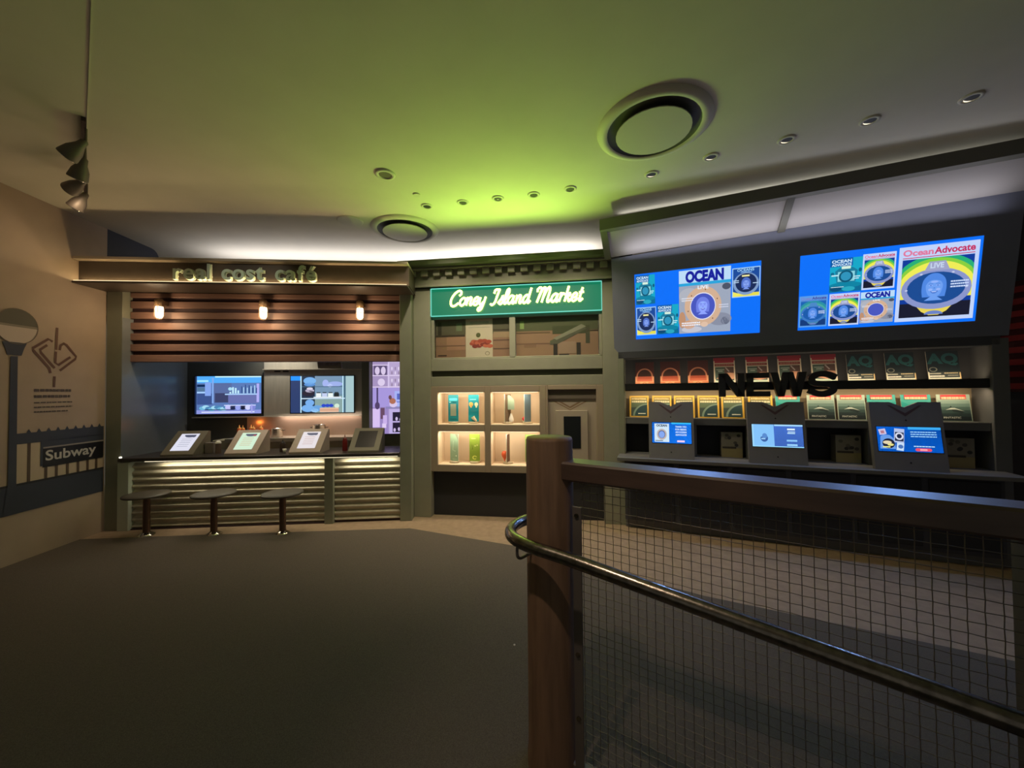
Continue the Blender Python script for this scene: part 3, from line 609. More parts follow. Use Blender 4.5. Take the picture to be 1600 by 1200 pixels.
# ================================================================== MARKET
t = thing('market_stand', 'olive market stand front with dentil cornice and window band', 'market stand', MARK)
MB().bbox(0.02, 0.24, -0.05, 0.5, 0, 2.86, M_oliv2).build('pilaster', t)
MB().bbox(2.35, 2.60, -0.05, 0.5, 0, 2.86, M_oliv2).build('pilaster', t)
MB().box(0.24, 2.35, 0.02, 0.5, 2.47, 2.86, M_oliv2).build('sign_board', t)
m = MB(); m.box(-0.06, 2.64, -0.08, 0.5, 2.86, 3.08, M_oliv2); m.bbox(-0.06, 2.64, -0.10, 0, 2.86, 2.885, M_oliv2); m.build('cornice_frieze', t)
for k in range(17): MB().bbox(0.0+k*0.155, 0.085+k*0.155, -0.14, -0.08, 2.985, 3.06, M_oliv2).build('dentil', t)
m = MB(); m.bbox(-0.08, 2.66, -0.17, 0.5, 3.06, 3.085, M_oliv2); m.bbox(-0.1, 2.68, -0.26, 0.5, 3.085, 3.15, mat('market_cap', '#5f6450', 0.5)); m.build('cornice_cap', t)
MB().bbox(0.24, 2.35, -0.02, 0.3, 1.815, 1.965, M_oliv2).build('transom', t)
MB().box(0.24, 2.35, 0.03, 0.3, 1.745, 1.815, mat('groove_dark', '#4d4f40', 0.6)).build('groove', t)
MB().bbox(0.24, 2.35, -0.03, 0.3, 1.625, 1.745, M_oliv2).build('header', t)
MB().bbox(0.24, 2.35, 0.06, 0.3, 0, 0.57, M_base).build('base_panel', t)
m = MB()
for a_, b_ in ((0.24, 0.275), (1.235, 1.31), (2.315, 2.35)): m.bbox(a_, b_, -0.005, 0.04, 1.965, 2.47, M_oliv2)
m.bbox(0.24, 2.35, -0.005, 0.04, 1.965, 1.985, M_oliv2); m.build('window_frame', t)
# window pictures
pic = MB(); W, H = 0.96, 0.485; y = 0.06
def Q(x0, x1, z0, z1, c, lay=1): m.rect(OX+x0*W, OX+x1*W, 1.985+z0*H, 1.985+z1*H, y-0.0007*lay, ink(c))
m = MB(); OX = 0.275
Q(0, 1, 0, 1, '#98785f', 0); Q(0, 1, 0.6, 1, '#5c5a44', 1); Q(0.03, 0.08, 0.6, 0.95, '#33331f', 2); Q(0, 0.4, 0.55, 0.6, '#3e3628', 2); Q(0.15, 0.4, 0.2, 0.55, '#ab856a', 2); Q(0.0, 0.4, 0.3, 0.33, '#7f644f', 3)
Q(0.78, 1, 0.68, 0.72, '#3e3628', 2); Q(0.78, 1, 0.42, 0.45, '#6a5140', 2); Q(0.78, 1, 0.2, 0.23, '#6a5140', 2); Q(0.78, 1, 0.5, 0.65, '#a58d70', 2); Q(0.28, 0.36, 0.7, 0.9, '#6f7f5c', 2); Q(0.03, 0.15, 0.05, 0.08, '#3e3028', 3)
Q(0.41, 0.77, 0, 1.0, '#cfc6ae', 4); Q(0.47, 0.72, 0.88, 0.94, '#a9a896', 5); m.scribble(OX+0.45*W, OX+0.74*W, 1.985+0.78*H, 0.008, y-0.004, ink('#a9a896'), 3)
for i in range(14): m.oval(OX+(0.5+0.018*i)*W, 1.985+(0.36+0.07*math.sin(i*2.3))*H, 0.04*W, 0.05*H, y-0.0036-0.00005*i, ink(['#b0503a', '#c86a50', '#8e3c30'][i % 3]))
m.oval(OX+0.58*W, 1.985+0.58*H, 0.03*W, 0.06*H, y-0.0045, ink('#5c6438')); m.ring(OX+0.70*W, 1.985+0.1*H, 0.03*W, 0.05*H, 0.8, y-0.0045, ink('#6f6a5a'))
m.build('window_picture', t)
m = MB(); OX = 1.31; W = 1.0
Q(0, 1, 0, 1, '#9a7c60', 0); Q(0, 1, 0.64, 1, '#59603f', 1); Q(0, 0.42, 0.58, 0.61, '#6b573f', 2); Q(0, 0.42, 0.30, 0.33, '#7b5f48', 2); Q(0.05, 0.1, 0.7, 0.9, '#8aa860', 2); Q(0.45, 0.9, 0.55, 0.75, '#47502f', 3)
m.flat([(OX+0.42*W, 1.985+0.28*H), (OX+0.5*W, 1.985+0.28*H), (OX+0.86*W, 1.985+0.66*H), (OX+0.82*W, 1.985+0.74*H), (OX+0.42*W, 1.985+0.38*H)], y-0.003, ink('#5b5f48'))
m.flat([(OX+0.46*W, 1.985+0.44*H), (OX+0.80*W, 1.985+0.78*H), (OX+0.86*W, 1.985+0.72*H), (OX+0.5*W, 1.985+0.40*H)], y-0.0035, ink('#8d8f78'))
Q(0.46, 0.51, 0, 0.3, '#2f2c20', 5); Q(0.74, 0.79, 0, 0.32, '#2f2c20', 5); Q(0.52, 0.73, 0.05, 0.35, '#a58c74', 4); Q(0.53, 0.65, 0.0, 0.04, '#2e2620', 5); m.text('w', OX+0.6*W, OX+0.67*W, 1.985+0.18*H, 1.985+0.24*H, y-0.004, ink('#8a5c48'))if False else None
Q(0.85, 0.9, 0.3, 0.7, '#4a4c34', 4); Q(0.9, 1, 0.6, 0.63, '#3e3628', 4); Q(0.1, 0.25, 0.22, 0.3, '#8a6c52', 3)
m.build('window_picture', t)
m = MB(); m.box(0.275, 1.235, 0.02, 0.024, 1.985, 2.47, pane_mat()); m.build('window_glass', t)
m = MB(); m.box(1.31, 2.315, 0.02, 0.024, 1.985, 2.47, pane_mat()); m.build('window_glass', t)

# neon sign
t = thing('neon_sign', 'green sign with glowing yellow-green script Coney Island Market', 'neon sign', MARK, (0.248, -0.0, 2.505))
W, H = 2.10, 0.345
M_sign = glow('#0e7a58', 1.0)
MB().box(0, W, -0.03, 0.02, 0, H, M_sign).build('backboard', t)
m = MB()
for a_ in (((0, 0), (W, 0)), ((W, 0), (W, H)), ((W, H), (0, H)), ((0, H), (0, 0))):
    m.tube([(a_[0][0], -0.036, a_[0][1]), (a_[1][0], -0.036, a_[1][1])], 0.006, glow('#7ff0dc', 0.85), 8)
m.build('border_tube', t)
GL = {
 'C': (1.25, [[(1.0, 1.25), (1.2, 1.45), (1.12, 1.8), (0.75, 1.85), (0.3, 1.45), (0.05, 0.75), (0.22, 0.1), (0.65, -0.02), (1.15, 0.35)]]),
 'o': (0.82, [[(0.42, 1.0), (0.1, 0.7), (0.08, 0.25), (0.38, 0.0), (0.7, 0.3), (0.7, 0.75), (0.42, 1.0)], [(0.6, 0.9), (0.95, 0.8)]]),
 'n': (0.95, [[(0.1, 0.9), (0.2, 0.95), (0.14, 0)], [(0.17, 0.5), (0.45, 0.98), (0.65, 0.85), (0.6, 0.3), (0.7, 0), (0.98, 0.3)]]),
 'e': (0.75, [[(0.08, 0.42), (0.5, 0.5), (0.6, 0.8), (0.38, 1.0), (0.1, 0.7), (0.08, 0.25), (0.38, 0.0), (0.8, 0.35)]]),
 'y': (0.95, [[(0.08, 0.95), (0.08, 0.35), (0.3, 0.02), (0.62, 0.4)], [(0.74, 1.0), (0.66, 0.2), (0.5, -0.55), (0.18, -0.72), (0.1, -0.45), (0.45, -0.15)]]),
 'I': (0.8, [[(0.05, 1.35), (0.15, 1.8), (0.75, 1.78)], [(0.62, 1.75), (0.5, 1.0), (0.4, 0.25), (0.1, -0.08), (-0.15, 0.1)]]),
 's': (0.65, [[(0.0, 0.1), (0.35, 0.7), (0.42, 1.05), (0.5, 0.6), (0.58, 0.25), (0.35, -0.02), (0.08, 0.15)]]),
 'l': (0.5, [[(0.1, 0.3), (0.45, 1.2), (0.42, 1.8), (0.2, 1.6), (0.12, 0.4), (0.25, 0.0), (0.5, 0.25)]]),
 'a': (0.95, [[(0.7, 0.85), (0.42, 1.0), (0.12, 0.7), (0.08, 0.25), (0.3, 0.0), (0.58, 0.3), (0.72, 0.9)], [(0.74, 1.0), (0.68, 0.3), (0.78, 0.0), (1.0, 0.3)]]),
 'd': (0.98, [[(0.7, 0.85), (0.42, 1.0), (0.12, 0.7), (0.08, 0.25), (0.3, 0.0), (0.58, 0.3), (0.72, 0.9)], [(0.78, 1.85), (0.7, 0.3), (0.8, 0.0), (1.0, 0.3)]]),
 'M': (1.8, [[(-0.05, 1.3), (-0.1, 1.6), (0.15, 1.85), (0.38, 1.6), (0.28, 0.8), (0.15, 0.0)], [(0.24, 0.5), (0.5, 1.6), (0.78, 1.8), (0.84, 1.4), (0.74, 0.0)], [(0.78, 0.5), (1.08, 1.6), (1.36, 1.8), (1.44, 1.2), (1.38, 0.3), (1.5, 0), (1.8, 0.3)]]),
 'r': (0.68, [[(0.05, 0.9), (0.2, 1.0), (0.12, 0.0)], [(0.17, 0.55), (0.4, 0.98), (0.66, 0.85)]]),
 'k': (0.85, [[(0.22, 1.85), (0.12, 0.0)], [(0.16, 0.5), (0.5, 1.0), (0.6, 0.75), (0.22, 0.5), (0.48, 0.35), (0.62, 0.0), (0.88, 0.3)]]),
 't': (0.6, [[(0.35, 1.6), (0.25, 0.3), (0.38, 0.0), (0.65, 0.3)], [(0.02, 1.02), (0.62, 1.08)]])}
word = 'Coney Island Market'; tot = sum(0.75 if c == ' ' else GL[c][0] for c in word)
X0, X1 = 0.245, 1.865; K = (X1-X0)/tot; ZB = 0.115; x = X0; HS = 0.098
M_neon = glow('#e0ff70', 6)
for c in word:
    if c == ' ': x += 0.75*K; continue
    wd, st = GL[c]; m = MB()
    for s_ in st:
        p = catmull([(a_*K + b_*0.28*HS*0.9 + x, -0.06, ZB+b_*HS) for a_, b_ in s_], 5)
        m.tube(p, 0.0136, M_neon, 8, flat=0.8)
    m.box(x+0.03, x+0.04, -0.05, -0.03, ZB+0.05, ZB+0.06, M_sign)
    m.build('neon_letter', t); x += wd*K

# display cabinet with cubbies
t = thing('display_cabinet', 'taupe display cabinet with four warm-lit cubbies under the market window', 'display cabinet', MARK)
fr = MB(); U = [(0.325, 0.925), (0.998, 1.60)]; Z = [(0.65, 1.068), (1.148, 1.55)]
for a_, b_ in ((0.238, 0.325), (0.925, 0.998), (1.60, 1.675)): fr.bbox(a_, b_, -0.035, 0.26, 0.565, 1.625, M_cab)
for a_, b_ in U:
    for c_, d_ in ((0.565, 0.65), (1.068, 1.148), (1.55, 1.625)): fr.bbox(a_, b_, -0.035, 0.26, c_, d_, M_cab)
fr.build('frame', t)
for a_, b_ in U:
    for c_, d_ in Z:
        m = MB(); k_ = 0.004; m.box(a_, b_, 0.24, 0.26, c_, d_, M_cream); m.box(a_, a_+k_, -0.03, 0.24, c_, d_, M_cream); m.box(b_-k_, b_, -0.03, 0.24, c_, d_, M_cream)
        m.box(a_, b_, -0.03, 0.24, c_, c_+k_, M_cream); m.box(a_, b_, -0.03, 0.24, d_-k_, d_, M_cream); m.build('cubby_lining', t)
        MB().box(a_+0.02, b_-0.02, -0.025, -0.018, d_-0.009, d_-0.004, glow('#ffe2b8', 2)).build('cubby_light', t)
        area_l('cubby_lamp', MARK.p((a_+b_)/2, -0.005, d_-0.012), Vector((0, 0, -1))+MARK.n*0.55, 0.54, 0.015, 1.7, (1, 0.84, 0.62), MARK.d)
def placard(u, z0, lab, face, draw=None, rot=0.0, w=0.135, h=0.34, obj=None):
    t = thing('display_card', lab, 'display card', MARK, (u, 0.10, z0+0.004), group='display cards in the cubbies')
    t.rotation_euler = (0, 0, MARK.a+rot)
    MB().lathe([(0.062, 0), (0.062, 0.016), (0.058, 0.02)], mat('disc_base', '#b8a98f', 0.2), n=28).build('base_disc', t)
    m = MB(); m.box(-w/2, w/2, -0.004, 0.004, 0.02, 0.02+h, mat('card_edge', '#cfd6c8', 0.3)); m.rect(-w/2, w/2, 0.02, 0.02+h, -0.0045, ink(face))
    if draw: draw(m, w, h)
    m.build('card', t)
    return t
def d_phone(m, w, h):
    m.rect(-w*.28, w*.28, h*.27, h*.72, -0.006, ink('#8f9a86')); m.rect(-w*.38, w*.38, h*.84, h*.93, -0.006, ink('#4fd0d4')); m.rect(-w*.38, -w*.25, h*.77, h*.80, -0.006, ink('#c8ecec')); m.rect(-w*.1, w*.3, h*.77, h*.80, -0.006, ink('#0c4c54')); m.scribble(-w*.35, w*.3, h*.15, 0.008, -0.006, ink('#0c5a64'), 4)
def d_bulb(m, w, h):
    m.oval(-w*.24, h*.70, w*.2, h*.085, -0.006, ink('#f0b860')); m.rect(-w*.31, -w*.17, h*.58, h*.66, -0.006, ink('#f0c880')); m.oval(w*.26, h*.70, w*.17, h*.075, -0.006, ink('#efe3b8')); m.rect(w*.19, w*.33, h*.58, h*.66, -0.006, ink('#e8dcb0'))
    m.scribble(-w*.35, w*.25, h*.88, 0.012, -0.006, ink('#7fe0e0'), 3); m.rect(-w*.25, w*.25, h*.42, h*.5, -0.006, ink('#2f8f9a'))
    m.tube([(-w*.05, -0.02, h*.24), (w*.05, -0.02, h*.18), (w*.3, -0.02, h*.08)], [0.026, 0.02, 0.009], mat('bulb_white', '#efe4cc', 0.3), 12)
def d_green(m, w, h):
    m.ring(0, h*.19, w*.22, h*.075, 0.55, -0.006, ink('#e8f078'), a0=0.3, a1=5.6); m.rect(-w*.3, w*.1, h*.88, h*.90, -0.006, ink('#eef2a0')); m.stroke([(-w*.3, h*.5), (-w*.18, h*.5), (-w*.25, h*.66)], 0.004, -0.006, ink('#2b331c')); m.oval(w*.05, h*.62, w*.08, h*.02, -0.006, ink('#d8e098')); m.oval(w*.25, h*.65, w*.09, h*.03, -0.006, ink('#c0cc70'))
def d_pale(m, w, h):
    m.flat([(w*.1, h+0.02), (w*.5, h*.82), (w*.5, h+0.02)], -0.0055, ink('#7e8672')); m.stroke([(-w*.1, h*.8), (-w*.15, h*.45), (w*.2, h*.42)], 0.006, -0.006, ink('#d4efdc')); m.oval(w*.25, h*.25, w*.09, h*.025, -0.006, ink('#e6f4e2')); m.scribble(-w*.2, w*.4, h*.12, 0.006, -0.006, ink('#d0e6d0'), 9)
def d_pale_s(m, w, h): d_pale(m, w, h)
placard(0.49, 1.152, 'teal card with a grey phone shape, left in the upper left cubby', '#0c7f8c', d_phone)
placard(0.755, 1.152, 'teal card with light bulb pictures, right in the upper left cubby', '#0b8f9e', d_bulb)
placard(0.50, 0.654, 'pale green card with a slanted corner, left in the lower left cubby', '#93b79a', d_pale, rot=-0.45)
placard(0.765, 0.654, 'lime green card with a yellow ring, right in the lower left cubby', '#8aa63a', d_green)
t1 = placard(1.19, 1.152, 'narrow bronze card turned edge-on with a pale tag, left in the upper right cubby', '#6f5c48', None, rot=1.15)
m = MB(); m.flat([(0.0, 0.17), (0.085, 0.17), (0.085, 0.29), (0.03, 0.35), (0, 0.35)], -0.006, ink('#a9c0a4')); m.flat([(0.005, 0.17), (0.085, 0.17), (0.085, 0.29), (0.03, 0.35), (0.005, 0.35)], -0.004, ink('#93a88e')); o = m.build('tag', t1, label='pale green tag'); o.rotation_euler = (0, 0, -1.15)
m = MB(); m.lathe([(0.03, 0.02), (0.034, 0.05), (0.02, 0.09), (0.012, 0.12)], M_acry, 0.035, -0.03, 14); m.build('glass_flask', t1)
t1 = placard(1.44, 1.152, 'blue-grey card turned edge-on with a red ball, right in the upper right cubby', '#5f7c8c', None, rot=1.05)
MB().lathe([(0.004, 0.022), (0.026, 0.035), (0.032, 0.055), (0.02, 0.078), (0.004, 0.085)], mat('ball_red', '#d4283c', 0.3), -0.0, 0.045, 16).build('red_ball', t1)
t1 = placard(1.19, 0.654, 'dark card turned edge-on with an orange balloon shape, left in the lower right cubby', '#5a4030', None, rot=1.45)
MB().lathe([(0.004, 0.022), (0.012, 0.05), (0.034, 0.085), (0.04, 0.115), (0.026, 0.145), (0.004, 0.152)], mat('balloon_orange', '#f06a40', 0.35), 0.0, 0.045, 16).build('orange_balloon', t1)
placard(1.475, 0.654, 'green card partly hidden behind the timber post, right in the lower right cubby', '#7d9a4a', d_green)

t = thing('chevron_board', 'pale board with chevron and dark screen, right of the market cubbies', 'board', MARK)
M_pp = mat('pale_panel', '#b3a594', 0.5)
MB().bbox(1.675, 2.35, 0.02, 0.26, 0.565, 1.625, M_pp).build('panel_board', t)
m = MB(); m.bbox(1.675, 1.70, -0.035, 0.02, 0.565, 1.625, M_cab); m.bbox(2.27, 2.35, -0.035, 0.02, 0.565, 1.625, M_cab); m.bbox(1.70, 2.27, -0.035, 0.02, 1.57, 1.625, M_cab); m.build('surround', t)
MB().box(1.70, 2.27, 0.0, 0.02, 1.46, 1.57, mat('recess_dark', '#6e6458', 0.6)).build('recess', t)
m = MB()
for k in range(3): m.flat([(1.76+k*.035, 1.43-k*.005), (1.80+k*.035, 1.43-k*.005), (1.96, 1.355-k*.005+k*.01), (2.13-k*.035, 1.43-k*.005), (2.17-k*.035, 1.43-k*.005), (1.965, 1.32+k*.012)], 0.019-0.0007*k, ink(['#8a6f58', '#b3a594', '#8a6f58'][k]))
m.build('chevron', t)
MB().bbox(1.79, 2.17, -0.02, 0.02, 0.6, 1.32, M_pp).build('screen_mount', t)
MB().bbox(1.885, 2.085, -0.026, -0.0195, 0.87, 1.25, mat('off_screen', '#191d20', 0.3)).build('dark_screen', t)

# ================================================================== NEWSSTAND
t = thing('newsstand', 'dark grey newsstand with lit magazine racks and cabinet base', 'newsstand', NEWS)
MB().bbox(-0.14, 0.045, -0.03, 0.5, 0, 2.0, M_olive).build('side_pillar', t)
MB().bbox(3.14, 3.25, -0.03, 0.9, 0, 1.98, M_news).build('side_pillar', t)
MB().box(0.045, 3.14, 0.22, 0.26, 0.6, 1.605, M_rack).build('rack_back', t)
MB().box(0.045, 3.14, 0.22, 0.26, 1.605, 1.98, mat('rack_back_shaded', '#4c4b4e', 0.7)).build('rack_back', t)  # shade above the bar put into a darker back colour
MB().bbox(-0.02, 3.2, -0.03, 0.2, 1.92, 2.03, M_newsd).build('top_rail', t)
MB().bbox(0.045, 3.14, 0.0, 0.03, 1.545, 1.63, M_black).build('front_bar', t)
MB().box(0.045, 3.14, 0.03, 0.22, 1.60, 1.615, M_newsd).build('rack_shelf', t)
m = MB(); m.bbox(0.045, 3.14, 0.0, 0.24, 1.165, 1.238, M_news); m.build('rack_shelf', t)
MB().box(0.045, 3.14, -0.002, 0.0, 1.232, 1.24, mat('shelf_edge', '#a09b92', 0.4)).build('shelf_edging', t)
MB().box(0.045, 3.14, 0.20, 0.221, 0.82, 1.165, M_niche).build('niche_back', t)
for a_, b_ in ((0.31, 0.36), (0.76, 0.80), (1.28, 1.33), (1.76, 1.80), (2.28, 2.33), (2.78, 2.83)): MB().bbox(a_, b_, 0.0, 0.20, 0.82, 1.165, M_news).build('niche_divider', t)
MB().bbox(-0.02, 3.2, -0.30, 0.24, 0.785, 0.822, M_news).build('counter_ledge', t)
MB().box(0.045, 3.14, -0.12, 0.24, 0.10, 0.785, M_newsd).build('cabinet_base', t)
for k in range(6): MB().bbox(0.10+k*0.51, 0.56+k*0.51, -0.135, -0.12, 0.58, 0.74, M_niche).build('drawer_front', t); MB().bbox(0.10+k*0.51, 0.56+k*0.51, -0.135, -0.12, 0.14, 0.55, M_niche).build('door_front', t)
MB().box(0.045, 3.14, -0.06, 0.24, 0.0, 0.10, M_news).build('kick_board', t)
MB().box(0.05, 3.13, -0.02, -0.014, 1.635, 1.918, pane_mat()).build('rack_glass', t)
MB().box(0.05, 3.13, -0.021, -0.013, 1.915, 1.922, mat('glass_edge', '#9fa6a0', 0.3)).build('glass_edge', t)
# sloping fascia over the rack
m = MB(); z0, zl, zr = 2.0, 3.04, 3.17
m.hexa([(-0.06, -0.03, z0), (3.25, -0.03, z0), (3.25, 0.5, z0), (-0.06, 0.5, z0), (-0.06, -0.225, zl), (3.25, -0.25, zr), (3.25, 0.5, zr), (-0.06, 0.5, zl)], mat('fascia_navy', '#7a7e92', 0.55, noise=0.04, nscale=6)); m.build('fascia', t)
# the visor of pale panels
t = thing('newsstand_visor', 'sloping visor of pale panels in a dark frame over the newsstand', 'visor', NEWS)
M_vf = mat('visor_frame', '#6a6960', 0.5); M_vp = mat('visor_panel', '#b9b4b4', 0.7)
zf0, zf1 = 3.22, 3.335
def fz(u, base): return base + 0.085*(u+0.13)/3.15
m = MB(); m.hexa([(-0.13, -0.62, zf0), (3.3, -0.62, fz(3.3, zf0)), (3.3, -0.54, fz(3.3, zf0)), (-0.13, -0.54, zf0), (-0.13, -0.62, zf1), (3.3, -0.62, fz(3.3, zf1)), (3.3, 0.5, fz(3.3, zf1)), (-0.13, 0.5, zf1)], M_vf); m.build('front_rail', t)
def vbar(u0, u1):
    m = MB(); m.hexa([(u0, -0.235, fz(u0, 3.035)), (u1, -0.235, fz(u1, 3.035)), (u1, -0.57, fz(u1, 3.22)), (u0, -0.57, fz(u0, 3.22)), (u0, -0.22, fz(u0, 3.10)), (u1, -0.22, fz(u1, 3.10)), (u1, -0.57, fz(u1, 3.28)), (u0, -0.57, fz(u0, 3.28))], M_vf); m.build('mullion', t)
vbar(-0.13, -0.06); vbar(1.53, 1.59); vbar(3.24, 3.3)
for u0, u1 in ((-0.06, 1.53), (1.59, 3.24)):
    m = MB(); m.hexa([(u0, -0.225, fz(u0, 3.055)), (u1, -0.225, fz(u1, 3.055)), (u1, -0.57, fz(u1, 3.24)), (u0, -0.57, fz(u0, 3.24)), (u0, -0.2, fz(u0, 3.10)), (u1, -0.2, fz(u1, 3.10)), (u1, -0.57, fz(u1, 3.27)), (u0, -0.57, fz(u0, 3.27))], M_vp); m.build('pale_panel', t)
area_l('visor_wash', NEWS.p(1.6, -0.35, 2.98), Vector((0, 0, 1))-NEWS.n*0.1, 3.0, 0.1, 3, (0.95, 0.93, 1.0), NEWS.d)  # added wash brightening the pale panels, no fixture modelled

# rack lights
area_l('rack_light_low', NEWS.p(1.6, 0.015, 1.54), Vector((0, 0, -1))+NEWS.n*0.4, 3.0, 0.012, 6, (1, 0.80, 0.52), NEWS.d)
area_l('rack_light_up', NEWS.p(1.6, 0.035, 1.632), Vector((0, 0, 1))+NEWS.n*0.9, 3.0, 0.012, 2.6, (1, 0.78, 0.5), NEWS.d)

# NEWS letters
t = thing('news_sign', 'big dark block letters NEWS standing across the magazine rack', 'sign', NEWS)
z0, z1 = 1.476, 1.722; M_nl = mat('news_letter', '#26262a', 0.5)
def L2(parts, nm='letter'):
    m = MB()
    for p in parts: m.prism(p, -0.09, -0.04, M_nl)
    m.box(p[0][0], p[0][0]+0.02, -0.04, 0.0, 1.57, 1.60, M_nl)
    m.build(nm, t)
def bx(a, b, c, d): return [(a, c), (b, c), (b, d), (a, d)]
x0, x1 = 1.015, 1.250; s_ = 0.062; L2([[(x0, z0), (x0+s_, z0), (x0+s_, z1), (x0, z1)], [(x1-s_, z0), (x1, z0), (x1, z1), (x1-s_, z1)], [(x1-s_*1.1, z0), (x1, z0), (x0+s_*1.3, z1), (x0, z1)]][::-1])
x0, x1 = 1.268, 1.475; L2([bx(x0, x0+s_, z0, z1), bx(x0, x1, z0, z0+0.055), bx(x0, x1-0.01, z1-0.055, z1), bx(x0, x1-0.02, (z0+z1)/2-0.027, (z0+z1)/2+0.027)][::-1])
x0, x1 = 1.48, 1.785; mid = (x0+x1)/2
L2([[(x0, z1), (x0+0.065, z1), (x0+0.115, z0), (x0+0.055, z0)][::-1], [(mid-0.04, z1), (mid+0.015, z1), (x0+0.115, z0), (x0+0.06, z0)][::-1], [(mid-0.015, z1), (mid+0.04, z1), (x1-0.055, z0), (x1-0.115, z0)][::-1], [(x1-0.065, z1), (x1, z1), (x1-0.055, z0), (x1-0.115, z0)][::-1]])
x0, x1 = 1.79, 2.03; cx = (x0+x1)/2; zm = (z0+z1)/2
pts = catmull([(x1-0.012, z1-0.062), (cx+0.04, z1-0.028), (cx-0.03, z1-0.028), (x0+0.036, z1-0.062), (x0+0.05, zm+0.012), (cx, zm), (x1-0.05, zm-0.012), (x1-0.036, z0+0.062), (cx+0.03, z0+0.028), (cx-0.04, z0+0.028), (x0+0.012, z0+0.062)], 5)
m = MB(); wv = 0.056
A = []; Bq = []
for i in range(len(pts)):
    a_ = Vector(pts[max(0, i-1)]); b_ = Vector(pts[min(len(pts)-1, i+1)]); d_ = (b_-a_).normalized(); q_ = Vector((-d_.y, d_.x))*wv/2
    A.append(Vector(pts[i])+q_); Bq.append(Vector(pts[i])-q_)
for i in range(len(pts)-1): m.prism([tuple(A[i]), tuple(Bq[i]), tuple(Bq[i+1]), tuple(A[i+1])], -0.09, -0.04, M_nl)
m.box(cx-0.02, cx+0.02, -0.04, 0.0, 1.57, 1.60, M_nl); m.build('letter', t)

